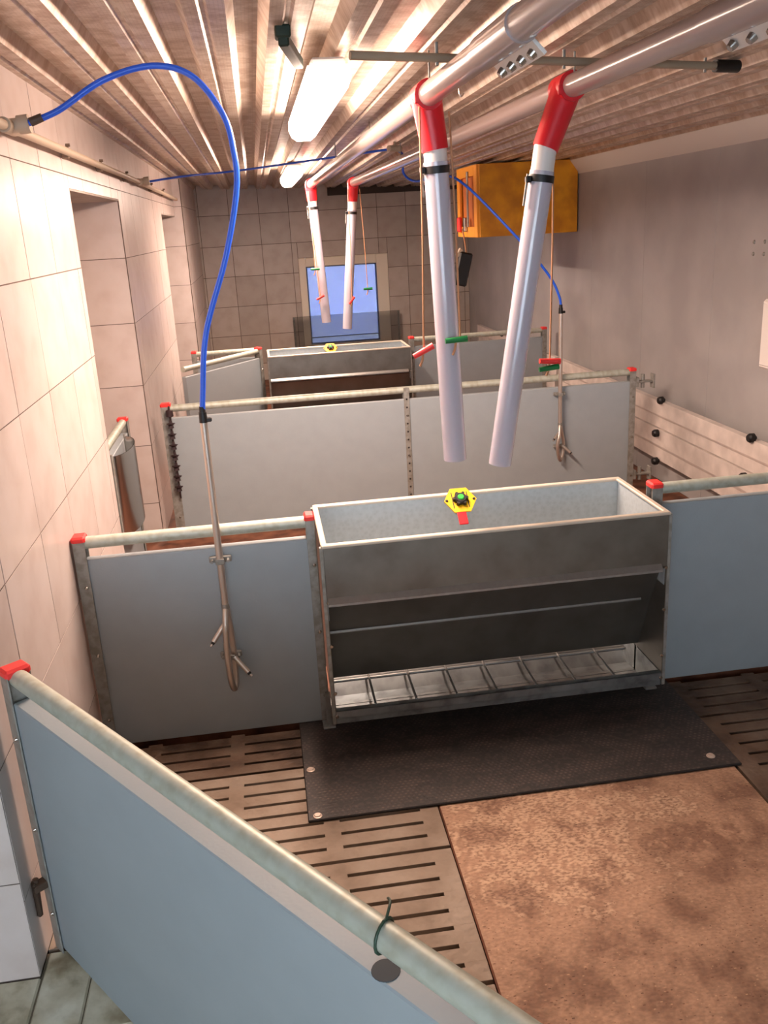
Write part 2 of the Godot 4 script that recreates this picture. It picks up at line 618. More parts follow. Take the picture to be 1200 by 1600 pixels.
# tiles laid on a plane: u along the wall, v up, n outward
func tile_plane(parent: Node, o: Vector3, u: Vector3, n: Vector3, us: Array, vs: Array, mats: Array, holes: Array, seed_: int, gap := 0.004) -> void:
	var rng := RandomNumberGenerator.new()
	rng.seed = seed_
	for i in us.size() - 1:
		for j in vs.size() - 1:
			var a := Rect2(us[i], vs[j], us[i + 1] - us[i], vs[j + 1] - vs[j])
			var pieces := cut_rect(a, holes)
			for p in pieces:
				if p.size.x < 0.02 or p.size.y < 0.02:
					continue
				var th := 0.008
				var w: float = p.size.x - gap
				var h: float = p.size.y - gap
				var size := Vector3(w, h, th) if absf(u.x) > 0.5 else Vector3(th, h, w)
				var t := part_mesh("tile", box_mesh(size, 0.0), mats[rng.randi_range(0, mats.size() - 1)], parent)
				t.position = o + u * (p.position.x + p.size.x * 0.5) + Vector3.UP * (p.position.y + p.size.y * 0.5) + n * (-th * 0.5 + rng.randf_range(-0.0006, 0.0006))

func cut_rect(a: Rect2, holes: Array) -> Array:
	var list := [a]
	for h in holes:
		var nxt := []
		for r in list:
			if not r.intersects(h):
				nxt.append(r)
				continue
			var i: Rect2 = r.intersection(h)
			if i.position.x > r.position.x:
				nxt.append(Rect2(r.position.x, r.position.y, i.position.x - r.position.x, r.size.y))
			if i.end.x < r.end.x:
				nxt.append(Rect2(i.end.x, r.position.y, r.end.x - i.end.x, r.size.y))
			if i.position.y > r.position.y:
				nxt.append(Rect2(i.position.x, r.position.y, i.size.x, i.position.y - r.position.y))
			if i.end.y < r.end.y:
				nxt.append(Rect2(i.position.x, i.end.y, i.size.x, r.end.y - i.end.y))
		list = nxt
	return list

func steps(a: float, b: float, first: float, d: float) -> Array:
	var r := [a]
	var v := first
	while v < b - 0.02:
		if v > a + 0.02:
			r.append(v)
		v += d
	r.append(b)
	return r

func build_walls() -> void:
	var top := 2.5
	# ---- left wall; u runs from z = ZN towards the back: z = ZN - u
	var wl := struct("wall_left")
	# the two niches, in u
	var n1 := [-(-3.88 - ZN), -(-5.25 - ZN)]
	var n2 := [-(-7.60 - ZN), -(-8.90 - ZN)]
	var s := ST()
	var xb := XL - 0.0012
	var xo := -1.3
	span(s, Vector3(xo, -0.4, ZN - 0.0012), Vector3(xb, top, -3.888))
	span(s, Vector3(xo, -0.4, -5.2512), Vector3(xb, top, -7.6))
	span(s, Vector3(xo, -0.4, -8.9012), Vector3(-0.6232, top, ZB - 0.3))
	span(s, Vector3(xo, 1.945, -5.2512), Vector3(xb, top, -3.888))
	span(s, Vector3(xo, 1.915, -8.9012), Vector3(xb, top, -7.6))
	span(s, Vector3(xo, -0.4, -5.2512), Vector3(-1.2, top, -3.888))
	span(s, Vector3(xo, -0.4, -8.9012), Vector3(-1.1, top, -7.6))
	part("wall_core", s, M.grout, wl)
	var rows := [0.0, 0.23, 0.583, 0.936, 1.289, 1.642, 1.995, 2.32]
	var len1 := -(-8.9 - ZN)
	var us := steps(0.0, len1, 0.317, 0.4)
	var holes := [Rect2(n1[0], -1, n1[1] - n1[0], 1 + 1.945), Rect2(n2[0], -1, n2[1] - n2[0], 1 + 1.915)]
	tile_plane(wl, Vector3(XL, 0, ZN), Vector3(0, 0, -1), Vector3(1, 0, 0), us, rows, M.tile, holes, 1)
	# far jambs and backs of the niches
	tile_plane(wl, Vector3(-1.2, 0, -5.25), Vector3(1, 0, 0), Vector3(0, 0, 1), [0.0, 0.10, 0.495], [0.0, 0.23, 0.583, 0.936, 1.289, 1.642, 1.945], M.tile, [], 2)
	tile_plane(wl, Vector3(-1.197, 0, -3.89), Vector3(0, 0, -1), Vector3(1, 0, 0), [0.0, 0.33, 0.73, 1.13, 1.35], [0.0, 0.23, 0.583, 0.936, 1.289, 1.642, 1.945], M.tile, [], 3)
	tile_plane(wl, Vector3(-1.1, 0, -8.9), Vector3(1, 0, 0), Vector3(0, 0, 1), [0.0, 0.47], [0.0, 0.23, 0.583, 0.936, 1.289, 1.642, 1.995, 2.32], M.tile, [], 4)
	s = ST()
	span(s, Vector3(xo + 0.01, 1.938, -5.25), Vector3(XL - 0.001, 1.946, -3.89))
	span(s, Vector3(xo + 0.01, 1.908, -8.9), Vector3(XL - 0.001, 1.916, -7.6))
	part("niche_soffit", s, M.plaster, wl)
	# last stretch, a hand's breadth further in
	tile_plane(wl, Vector3(-0.622, 0, -8.9), Vector3(0, 0, -1), Vector3(1, 0, 0), steps(0.0, 2.1, 0.35, 0.4), rows, M.tile, [], 5)
	# ---- end of the left wall facing the entrance
	var wn := struct("wall_near")
	s = ST()
	span(s, Vector3(XF - 0.2, -0.4, ZN - 0.3), Vector3(XL - 0.0012, top, ZN - 0.0012))
	part("wall_core", s, M.grout, wn)
	tile_plane(wn, Vector3(XF, 0, ZN), Vector3(1, 0, 0), Vector3(0, 0, 1), steps(0.0, 1.9, 0.3, 0.4), [0.0, 0.285, 0.638, 0.991, 1.344, 1.697, 2.05, 2.33], M.tile, [], 6)
	# ---- back wall
	var wb := struct("wall_back")
	var win := Rect2(0.50 + 0.63, 0.33, 1.07, 1.075)
	s = ST()
	var zb := ZB - 0.0015
	span(s, Vector3(-1.3, -0.4, ZB - 0.3), Vector3(0.50, top, zb))
	span(s, Vector3(1.57, -0.4, ZB - 0.3), Vector3(XR + 0.2, top, zb))
	span(s, Vector3(0.50, 1.405, ZB - 0.3), Vector3(1.57, top, zb))
	span(s, Vector3(0.50, -0.4, ZB - 0.3), Vector3(1.57, 0.33, zb))
	part("wall_core", s, M.back_grout, wb)
	tile_plane(wb, Vector3(-0.63, 0, ZB), Vector3(1, 0, 0), Vector3(0, 0, 1), steps(0.0, XR + 0.63, 0.032, 0.3445), steps(0.0, 2.3, 0.205, 0.3448), M.back_tile, [win], 7, 0.006)
	var tr := struct("trim_1")
	s = ST()
	span(s, Vector3(0.9, cy(1.0, ZB) - 0.085, ZB + 0.001), Vector3(XR, cy(1.0, ZB) + 0.05, ZB + 0.05), 0.004)
	part("dark_beam", s, mat(Color(0.22, 0.18, 0.16), 0.8), tr)
	# ---- window
	var w1 := struct("window_1")
	s = ST()
	var zf := ZB - 0.03
	for b in [[0.50, 0.585, 0.33, 1.405], [1.43, 1.57, 0.33, 1.405], [0.585, 1.43, 1.30, 1.405], [0.585, 1.43, 0.33, 0.385]]:
		span(s, Vector3(b[0], b[2], zf - 0.05), Vector3(b[1], b[3], zf + 0.035), 0.006)
	part("window_frame", s, mat(Color(0.86, 0.83, 0.76), 0.45), w1)
	s = ST()
	for b in [[0.585, 0.6, 0.385, 1.30], [1.415, 1.43, 0.385, 1.30], [0.6, 1.415, 1.288, 1.30], [0.6, 1.415, 0.385, 0.4], [0.6, 1.415, 0.46, 0.468]]:
		span(s, Vector3(b[0], b[2], zf - 0.03), Vector3(b[1], b[3], zf + 0.012), 0.002)
	part("sash", s, mat(Color(0.2, 0.3, 0.5), 0.5), w1)
	s = ST()
	span(s, Vector3(0.59, 0.39, zf - 0.012), Vector3(1.425, 1.295, zf - 0.006))
	part("pane", s, M.glass, w1)
	# ---- right wall of smooth boards
	var wr := struct("wall_right")
	s = ST()
	span(s, Vector3(XR + 0.006, -0.4, ZB - 0.3), Vector3(XR + 0.25, top, ZR + 0.25))
	part("wall_core", s, M.grout, wr)
	for k in 14:
		var z0 := ZR - k * 0.96
		s = ST()
		span(s, Vector3(XR, 0.0, max(z0 - 0.958, ZB)), Vector3(XR + 0.012, 2.35, z0), 0.001)
		part("panel", s, M.grey_wall, wr)
	for b in [[1.553, -4.506], [1.555, -4.406], [1.493, -4.508], [1.495, -4.408]]:
		s = ST()
		lathe(s, [Vector2(0.0, 0.006), Vector2(0.008, 0.006), Vector2(0.011, 0.0)], Vector3(XR, b[0], b[1]), Vector3(-1, 0, 0), 12)
		part("bolt", s, M.galv_dull, wr)
	var t2 := struct("trim_2")
	s = ST()
	for zz in [[ZR, -4.0], [-4.0, ZB]]:
		var pts := []
		for z in zz:
			pts.append(Vector3(XR, cy(XR, z) - 0.10, z))
			pts.append(Vector3(XR - 0.075, cy(XR, z) + 0.0, z))
			pts.append(Vector3(XR, cy(XR, z) + 0.05, z))
		quad(s, pts[0], pts[1], pts[4], pts[3], Vector3(-0.8, -0.6, 0).normalized())
		quad(s, pts[1], pts[2], pts[5], pts[4], Vector3(-0.5, 0.8, 0).normalized())
		quad(s, pts[0], pts[2], pts[5], pts[3], Vector3(1, 0, 0))
	part("cove", s, M.cove, t2)
	# ---- entrance behind the camera: far left wall and a wall with a wide window opening
	var wf := struct("wall_entrance")
	s = ST()
	span(s, Vector3(XF - 0.25, -0.4, ZN - 0.3), Vector3(XF, top, ZR + 0.25))
	part("wall_core", s, M.plaster, wf)
	var wz := struct("wall_rear")
	s = ST()
	span(s, Vector3(XF, 2.05, ZR), Vector3(XR + 0.2, top, ZR + 0.25))
	span(s, Vector3(0.7, -0.4, ZR), Vector3(XR + 0.2, 2.05, ZR + 0.25))
	span(s, Vector3(XF, -0.4, ZR), Vector3(-1.9, 2.05, ZR + 0.25))
	span(s, Vector3(-1.9, -0.4, ZR), Vector3(0.7, 0.75, ZR + 0.25))
	part("wall_core", s, M.plaster, wz)

# ---------------------------------------------------------------- ceiling
func build_ceiling() -> void:
	var c := struct("ceiling")
	var p := 0.2
	# profile over one pitch: offsets in x and height; lower flange with a stiffening groove
	var prof := [[0.0, 0.0], [0.034, 0.0], [0.041, 0.008], [0.050, 0.008], [0.057, 0.0], [0.098, 0.0], [0.118, 0.042], [0.178, 0.042], [0.2, 0.0]]
	var x := -0.713 - 0.2 * 10
	var sheets := 0
	while x < XR + 0.02:
		var s := ST()
		for k in 5:
			for i in prof.size() - 1:
				var xa: float = x + k * p + prof[i][0]
				var xc: float = x + k * p + prof[i + 1][0]
				for zz in [[ZR, -3.0], [-3.0, ZB]]:
					var a := Vector3(xa, cy(xa, zz[0]) + prof[i][1], zz[0])
					var b := Vector3(xc, cy(xc, zz[0]) + prof[i + 1][1], zz[0])
					var d := Vector3(xc, cy(xc, zz[1]) + prof[i + 1][1], zz[1])
					var e := Vector3(xa, cy(xa, zz[1]) + prof[i][1], zz[1])
					var nn := (b - a).cross(e - a).normalized()
					if nn.y > 0:
						nn = -nn
					var q := [a, b, d, a, d, e]
					if (b - a).cross(d - a).dot(nn) > 0.0:
						q = [a, d, b, a, e, d]
					for v in q:
						s.set_normal(nn)
						var uu: float = k * p + (prof[i][0] if absf(v.x - xa) < 0.0005 else prof[i + 1][0])
						s.set_uv(Vector2(uu, -v.z + sheets * 0.37))
						s.add_vertex(v)
		part("corrugated_sheet", s, M.ceil, c)
		x += 5 * p
		sheets += 1
	var s2 := ST()
	span(s2, Vector3(-3.0, 2.42, ZB - 0.3), Vector3(XR + 0.3, 2.6, ZR + 0.25))
	part("roof_slab", s2, M.roof, c)

# ---------------------------------------------------------------- lamps
func lamp_fixture(z0: float, z1: float, x: float, label: String) -> void:
	var zc := (z0 + z1) * 0.5
	var L := absf(z1 - z0)
	var y := cy(x, zc) - 0.012
	var t := thing("strip_light", label, "lamp", Vector3(x, y, zc), 0.0, "strip lights under the ceiling")
	var s := ST()
	box(s, Vector3(0, -0.012, 0), Vector3(0.1, 0.024, L - 0.06), 0.006)
	part("housing", s, M.white, t)
	s = ST()
	var poly := [Vector2(-0.062, 0.0), Vector2(0.062, 0.0), Vector2(0.063, -0.035), Vector2(0.052, -0.062), Vector2(0.03, -0.078), Vector2(-0.03, -0.078), Vector2(-0.052, -0.062), Vector2(-0.063, -0.035)]
	prism(s, poly, Vector3(0, -0.024, -L * 0.5 + 0.015), Vector3(1, 0, 0), Vector3(0, 1, 0), Vector3(0, 0, L - 0.03))
	part("diffuser", s, M.lamp, t, "glowing white diffuser")
	for sg in [-1, 1]:
		s = ST()
		box(s, Vector3(0, 0.004, sg * L * 0.32), Vector3(0.05, 0.016, 0.03), 0.002)
		part("mounting_clip", s, M.galv, t)
	# the light it throws: downwards and to both sides
	var col := Color(1.0, 0.87, 0.79)
	for k in 3:
		var a := AreaLight3D.new()
		a.name = "area_light"
		a.light_color = col
		a.light_energy = [LAMP_DOWN, LAMP_SIDE, LAMP_SIDE][k]
		a.area_size = Vector2(0.11 if k == 0 else 0.06, L - 0.04)
		a.area_range = 30.0
		a.area_attenuation = 2.0
		a.shadow_enabled = true
		t.add_child(a, true)
		if k == 0:
			a.position = Vector3(0, -0.107, 0)
			a.rotation_degrees = Vector3(-90, 0, 0)
		else:
			var sg := -1.0 if k == 1 else 1.0
			a.position = Vector3(sg * 0.068, -0.06, 0)
			# emits along local -Z; turn it to face the side, long side along the room
			if sg > 0:
				a.basis = Basis(Vector3(0, -1, 0), Vector3(0, 0, 1), Vector3(-1, 0, 0))
			else:
				a.basis = Basis(Vector3(0, 1, 0), Vector3(0, 0, 1), Vector3(1, 0, 0))

const LAMP_DOWN := 10.4
const LAMP_SIDE := 1.1

func build_lamps() -> void:
	lamp_fixture(-2.82, -4.30, 0.262, "glowing strip light nearest the camera, under the corrugated ceiling")
	lamp_fixture(-6.95, -8.43, 0.345, "smaller-looking glowing strip light far back near the tiled end wall")

# ---------------------------------------------------------------- partitions
# local frame: x along the partition from its first post, y up
func post(t: Node3D, x: float, h := 0.795, w := 0.04, d := 0.055, cap := true, holes := false) -> void:
	var s := ST()
	# open channel folded round the panel edge
	box(s, Vector3(x, h * 0.5, d * 0.5 - 0.002), Vector3(w, h, 0.004), 0.001)
	box(s, Vector3(x, h * 0.5, -d * 0.5 + 0.002), Vector3(w, h, 0.004), 0.001)
	box(s, Vector3(x, h * 0.5, 0), Vector3(0.006, h, d - 0.006), 0.001)
	var p := part("post", s, M.galv_dull, t)
	if cap:
		s = ST()
		box(s, Vector3(x, h + 0.004, 0), Vector3(w + 0.006, 0.024, d + 0.004), 0.006)
		part("post_cap", s, M.cap_red, t, "red plastic cap")
	for k in 3:
		s = ST()
		lathe(s, [Vector2(0.0, 0.005), Vector2(0.004, 0.005), Vector2(0.007, 0.0)], Vector3(x + 0.004, 0.12 + k * 0.255, d * 0.5), Vector3(0, 0, 1), 8)
		part("bolt", s, M.steel, p)
	if holes:
		for k in 14:
			s = ST()
			lathe(s, [Vector2(0.0, 0.0008), Vector2(0.006, 0.0008), Vector2(0.0062, 0.0)], Vector3(x, 0.08 + k * 0.05, d * 0.5), Vector3(0, 0, 1), 8)
			part("hole", s, M.hole, p)

func rail(t: Node3D, x0: float, x1: float, y := 0.783, r := 0.021) -> void:
	var s := ST()
	tube(s, [Vector3(x0, y, 0), Vector3((x0 + x1) * 0.5, y, 0), Vector3(x1, y, 0)], r, 20)
	part("top_rail", s, M.pipe, t)

func board(t: Node3D, x0: float, x1: float, th := 0.038, y0 := 0.012, y1 := 0.727) -> void:
	var s := ST()
	box(s, Vector3((x0 + x1) * 0.5, (y0 + y1) * 0.5, 0), Vector3(absf(x1 - x0), y1 - y0, th), 0.003)
	part("panel", s, M.panel, t)

func hinge(t: Node3D, x: float, y: float, dir := 1.0, reach := 0.1) -> void:
	var s := ST()
	box(s, Vector3(x + dir * reach * 0.5, y, 0), Vector3(reach, 0.012, 0.04), 0.002)
	box(s, Vector3(x + dir * reach, y, 0), Vector3(0.012, 0.09, 0.05), 0.002)
	tube(s, [Vector3(x + dir * reach * 0.45, y - 0.04, 0), Vector3(x + dir * reach * 0.45, y + 0.045, 0)], 0.012, 10)
	box(s, Vector3(x + dir * 0.012, y, 0), Vector3(0.02, 0.06, 0.055), 0.002)
	part("hinge", s, M.galv_dull, t)

func build_partitions() -> void:
	# ---- front row, left of the feeder
	var t := thing("pen_partition", "blue-grey pen panel with pipe rail between tiled wall and front feeder", "partition", Vector3(-0.672, 0, -2.94), 0.0, "pen partitions")
	post(t, 0.0)
	post(t, 0.772, 0.797, 0.03)
	board(t, 0.012, 0.765)
	rail(t, 0.012, 0.765)
	# ---- front row, right of the feeder
	t = thing("pen_partition", "blue-grey pen panel right of the front feeder, reaching the right wall", "partition", Vector3(1.352, 0, -2.94), 0.0, "pen partitions")
	post(t, 0.0)
	post(t, 2.44 - 1.352)
	board(t, 0.012, 2.44 - 1.352)
	rail(t, 0.012, 2.44 - 1.352)
	# ---- second row, across the whole room
	t = thing("pen_partition", "long grey cross partition of two panels behind the hanging feed tubes", "partition", Vector3(-0.60, 0, -5.3), 0.0, "pen partitions")
	post(t, 0.0, 0.80, 0.055)
	post(t, 1.425, 0.80, 0.034, 0.055, false, true)
	post(t, 2.855)
	board(t, 0.02, 1.42)
	board(t, 1.43, 2.845)
	rail(t, 0.012, 2.85)
	for y in [0.72, 0.12]:
		hinge(t, 2.875, y, 1.0, 0.12)
	# ---- third row, around the far feeder
	t = thing("pen_partition", "low far panel left of the far feeder, behind the slanting gate", "partition", Vector3(-0.585, 0, -7.70), 0.0, "pen partitions")
	post(t, 0.0)
	board(t, 0.012, 0.57)
	rail(t, 0.012, 0.57)
	t = thing("pen_partition", "grey panel right of the far feeder, below the yellow box", "partition", Vector3(1.262, 0, -7.66), 0.0, "pen partitions")
	post(t, 0.0)
	post(t, 2.44 - 1.262)
	board(t, 0.012, 2.44 - 1.262)
	rail(t, 0.012, 2.44 - 1.262)
	# slanting gate left of the far feeder
	var a := Vector3(-0.048, 0, -7.63)
	var b := Vector3(-0.615, 0, -6.86)
	t = thing("pen_gate", "half-open gate slanting out from the far feeder to the left wall", "gate", b, atan2(-(a.z - b.z), a.x - b.x), "pen gates")
	var L := a.distance_to(b)
	post(t, L, 0.80)
	board(t, 0.0, L - 0.01)
	rail(t, 0.0, L - 0.01)
	# ---- big gate in the foreground
	a = Vector3(-0.648, 0, -1.985)
	b = Vector3(0.56, 0, -0.41)
	t = thing("pen_gate", "large blue-grey gate in the foreground, swung open beside the tiled wall", "gate", a, atan2(-(b.z - a.z), b.x - a.x), "pen gates")
	L = a.distance_to(b)
	post(t, 0.0, 0.797, 0.04, 0.058)
	post(t, L)
	board(t, 0.012, L - 0.012, 0.046)
	rail(t, 0.012, L - 0.012, 0.785, 0.022)
	# green wire round the rail and the notch below it
	var s := ST()
	var ring := []
	for k in 17:
		var an := TAU * k / 16.0
		ring.append(Vector3(1.215 + 0.006 * sin(an), 0.785 + 0.0245 * cos(an), 0.0245 * sin(an)))
	tube(s, ring, 0.0025, 6)
	tube(s, smooth_path([Vector3(1.215, 0.808, -0.005), Vector3(1.20, 0.814, -0.03), Vector3(1.18, 0.80, -0.045)], 6), 0.0022, 6)
	part("wire_tie", s, mat(Color(0.16, 0.26, 0.2), 0.5), t, "dark green wire tie round the rail")
	s = ST()
	lathe(s, [Vector2(0.0, 0.0012), Vector2(0.021, 0.0012), Vector2(0.0215, 0.0)], Vector3(1.218, 0.727, 0.004), Vector3.UP, 20)
	part("notch", s, mat(Color(0.2, 0.23, 0.25), 0.7), t)
	# hinge hook on the wall
	s = ST()
	box(s, Vector3(0.0, 0.215, 0.04), Vector3(0.03, 0.02, 0.045), 0.003)
	box(s, Vector3(-0.004, 0.18, 0.058), Vector3(0.024, 0.1, 0.01), 0.003)
	tube(s, [Vector3(-0.004, 0.235, 0.05), Vector3(-0.004, 0.13, 0.056)], 0.008, 8)
	part("hinge_hook", s, mat(Color(0.34, 0.27, 0.22), 0.7, 0.4), t, "rusty hinge hook")
	# ---- gate across the niche in the left wall
	t = thing("niche_gate", "short gate with red cap standing in the tiled niche of the left wall", "gate", Vector3(-0.805, 0, -4.99), PI * 0.5 * -1.0)
	t.rotation.y = PI * -0.5
	post(t, 0.0)
	post(t, 1.06)
	board(t, 0.012, 1.05)
	rail(t, 0.012, 1.05)
	# curved stainless sheet hung in front of it
	t = thing("curved_steel_sheet", "curved stainless steel sheet hanging on the niche gate", "steel sheet", Vector3(-0.765, 0.36, -4.5))
	s = ST()
	var n := 14
	for k in n:
		var a0 := PI * k / n
		var a1 := PI * (k + 1) / n
		var P := []
		var N := []
		for q in [[a0, 0], [a1, 0], [a1, 1], [a0, 1]]:
			var z: float = 0.225 * cos(q[0])
			var x: float = 0.075 * sin(q[0])
			P.append(Vector3(x, 0.0 if q[1] == 0 else 0.40, z))
			N.append(Vector3(sin(q[0]) * 0.225, 0, cos(q[0]) * 0.075).normalized())
		_sm(s, P, N)
		_sm(s, [P[0] * Vector3(0.96, 1, 0.985), P[1] * Vector3(0.96, 1, 0.985), P[2] * Vector3(0.96, 1, 0.985), P[3] * Vector3(0.96, 1, 0.985)], [-N[0], -N[1], -N[2], -N[3]])
	part("sheet", s, M.stainless, t)
	for sz in [-1.0, 1.0]:
		s = ST()
		tube(s, [Vector3(0.0, 0.41, sz * 0.228), Vector3(0.0, -0.01, sz * 0.228)], 0.006, 8)
		part("edge_roll", s, M.galv_dull, t)

# ---------------------------------------------------------------- feeders
func build_feeder(at: Vector3, label: String) -> void:
	var t := thing("pig_feeder", label, "feeder", at, 0.0, "galvanised trough feeders")
	var W := 1.19
	var hx := W * 0.5
	var hz := 0.228
	var th := 0.003
	var s := ST()
	# end plates
	for sg in [-1.0, 1.0]:
		s = ST()
		box(s, Vector3(sg * (hx - 0.002), 0.428, 0), Vector3(0.004, 0.654, hz * 2.0), 0.001)
		var e := part("end_plate", s, M.feeder, t)
		s = ST()
		for sz in [-1.0, 1.0]:
			s = ST()
			box(s, Vector3(sg * (hx + 0.004), 0.428, sz * (hz - 0.008)), Vector3(0.012, 0.654, 0.016), 0.001)
			part("edge_flange", s, M.galv_dull, e)
		for y in [0.13, 0.22, 0.4, 0.56]:
			s = ST()
			lathe(s, [Vector2(0.0, 0.004), Vector2(0.005, 0.004), Vector2(0.007, 0.0)], Vector3(sg * (hx - 0.006), y, hz), Vector3(0, 0, 1), 8)
			part("bolt", s, M.steel, e)
	# legs
	for sx in [-1.0, 1.0]:
		for sz in [-1.0, 1.0]:
			s = ST()
			box(s, Vector3(sx * (hx + 0.016), 0.076, sz * 0.075), Vector3(0.02, 0.128, 0.03), 0.002)
			box(s, Vector3(sx * (hx + 0.018), 0.014, sz * 0.075), Vector3(0.045, 0.008, 0.06), 0.002)
			part("leg", s, M.galv, t)
	# front and back walls of the hopper, bent from one sheet each
	for sg in [1.0, -1.0]:
		var prof := [Vector2(hz - 0.004, 0.755), Vector2(hz - 0.002, 0.566), Vector2(hz - 0.022, 0.548), Vector2(hz - 0.046, 0.536), Vector2(hz - 0.118, 0.40), Vector2(hz - 0.121, 0.394), Vector2(hz - 0.213, 0.17)]
		s = ST()
		sheet(s, prof, th, Vector3(-hx + 0.004, 0, 0), Vector3(0, 0, sg), Vector3.UP, Vector3(W - 0.008, 0, 0))
		var wall := part("hopper_wall", s, M.feeder, t)
		# folded ledge under the hopper front
		s = ST()
		prism(s, [Vector2(hz - 0.006, 0.582), Vector2(hz + 0.02, 0.560), Vector2(hz + 0.02, 0.552), Vector2(hz - 0.034, 0.543)], Vector3(-hx + 0.006, 0, 0), Vector3(0, 0, sg), Vector3.UP, Vector3(W - 0.03, 0, 0))
		part("ledge", s, M.galv, wall)
		s = ST()
		prism(s, [Vector2(hz - 0.110, 0.404), Vector2(hz - 0.106, 0.398), Vector2(hz - 0.112, 0.392), Vector2(hz - 0.121, 0.396)], Vector3(-hx + 0.006, 0, 0), Vector3(0, 0, sg), Vector3.UP, Vector3(W - 0.05, 0, 0))
		part("fold", s, M.galv, wall)
		# lining in a paler metal; the bright hopper interior is put into its colour
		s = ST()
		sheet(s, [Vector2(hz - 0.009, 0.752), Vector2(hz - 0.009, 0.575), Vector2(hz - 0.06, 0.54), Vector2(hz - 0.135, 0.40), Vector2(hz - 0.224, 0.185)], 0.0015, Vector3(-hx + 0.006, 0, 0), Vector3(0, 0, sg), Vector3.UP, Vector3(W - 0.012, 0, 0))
		part("lining", s, M.feeder_in_lit, wall)
		# rim
		s = ST()
		box(s, Vector3(0, 0.757, sg * (hz - 0.008)), Vector3(W + 0.006, 0.012, 0.022), 0.003)
		part("rim", s, M.galv_rim, t)
		# trough
		s = ST()
		var tp := [Vector2(hz - 0.235, 0.045), Vector2(hz - 0.15, 0.035), Vector2(hz - 0.045, 0.10), Vector2(hz - 0.022, 0.148), Vector2(hz - 0.003, 0.148), Vector2(hz - 0.003, 0.122), Vector2(hz - 0.010, 0.118), Vector2(hz - 0.010, 0.098)]
		sheet(s, tp, th, Vector3(-hx + 0.004, 0, 0), Vector3(0, 0, sg), Vector3.UP, Vector3(W - 0.008, 0, 0))
		var tro := part("trough", s, M.trough, t)
		for sx in [-1.0, 1.0]:
			s = ST()
			prism(s, [Vector2(hz - 0.235, 0.15), Vector2(hz - 0.006, 0.15), Vector2(hz - 0.006, 0.1), Vector2(hz - 0.15, 0.033), Vector2(hz - 0.235, 0.043)], Vector3(sx * (hx - 0.0055) - 0.001, 0, 0), Vector3(0, 0, sg), Vector3.UP, Vector3(0.002, 0, 0))
			part("trough_end", s, M.trough, tro)
		s = ST()
		tube(s, [Vector3(-hx + 0.01, 0.147, sg * (hz - 0.235)), Vector3(hx - 0.05, 0.147, sg * (hz - 0.235))], 0.006, 10)
		part("feed_bar", s, M.galv, tro)
		for k in 7:
			var x := -hx + W * (k + 1) / 8.0 - 0.01 * (k + 1) * 0.35
			s = ST()
			tube(s, [Vector3(x, 0.150, sg * (hz - 0.235)), Vector3(x, 0.150, sg * (hz - 0.022))], 0.0045, 8)
			part("divider", s, M.galv, tro)
	for sg in [-1.0, 1.0]:
		s = ST()
		box(s, Vector3(sg * (hx - 0.006), 0.757, 0), Vector3(0.02, 0.011, hz * 2.0 - 0.03), 0.003)
		part("rim", s, M.galv_rim, t)
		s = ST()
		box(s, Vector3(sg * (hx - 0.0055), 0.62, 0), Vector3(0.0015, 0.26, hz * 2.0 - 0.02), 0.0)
		part("lining", s, M.feeder_in_lit, t)
	# yellow adjusting plate with knob and red pointer on the inner back wall
	var bs := Basis(Vector3(1, 0, 0), deg_to_rad(-52.0))
	var c := Vector3(-0.045, 0.742, -hz + 0.05)
	s = ST()
	var hexa := []
	for k in 6:
		hexa.append(Vector2(cos(TAU * k / 6.0), sin(TAU * k / 6.0)) * 0.062)
	prism(s, hexa, c, bs * Vector3(1, 0, 0), bs * Vector3(0, 1, 0), bs * Vector3(0, 0, 0.006))
	var dial := part("adjusting_plate", s, M.yellow, t, "yellow hexagonal adjusting plate")
	s = ST()
	lathe(s, [Vector2(0.0, 0.030), Vector2(0.010, 0.030), Vector2(0.013, 0.024)], c, bs * Vector3(0, 0, 1), 14)
	part("knob_centre", s, mat(Color(0.2, 0.75, 0.25), 0.4), dial)
	s = ST()
	lathe(s, [Vector2(0.0, 0.025), Vector2(0.02, 0.025), Vector2(0.024, 0.02), Vector2(0.024, 0.006)], c, bs * Vector3(0, 0, 1), 14)
	for k in 6:
		var an := TAU * k / 6.0
		lathe(s, [Vector2(0.0, 0.022), Vector2(0.006, 0.022), Vector2(0.007, 0.006)], c + bs * Vector3(cos(an), sin(an), 0) * 0.024, bs * Vector3(0, 0, 1), 8)
	part("knob", s, M.black, dial)
	for dx in [-0.03, 0.028]:
		s = ST()
		box(s, c + bs * Vector3(dx, 0.0, 0.007), Vector3(0.003, 0.07, 0.003), 0.0, bs)
		part("scale_slot", s, M.black, dial)
	for dx in [-0.052, 0.052]:
		s = ST()
		lathe(s, [Vector2(0.0, 0.010), Vector2(0.004, 0.010), Vector2(0.006, 0.006)], c + bs * Vector3(dx, 0, 0), bs * Vector3(0, 0, 1), 8)
		part("bolt", s, M.black, dial)
	s = ST()
	box(s, c + bs * Vector3(-0.006, -0.082, 0.004), Vector3(0.034, 0.055, 0.006), 0.002, bs)
	part("pointer", s, M.red, t, "red plastic tab")
	s = ST()
	box(s, c + Vector3(0, -0.03, -0.03), Vector3(0.03, 0.06, 0.02), 0.002)
	part("bracket", s, M.galv, t)

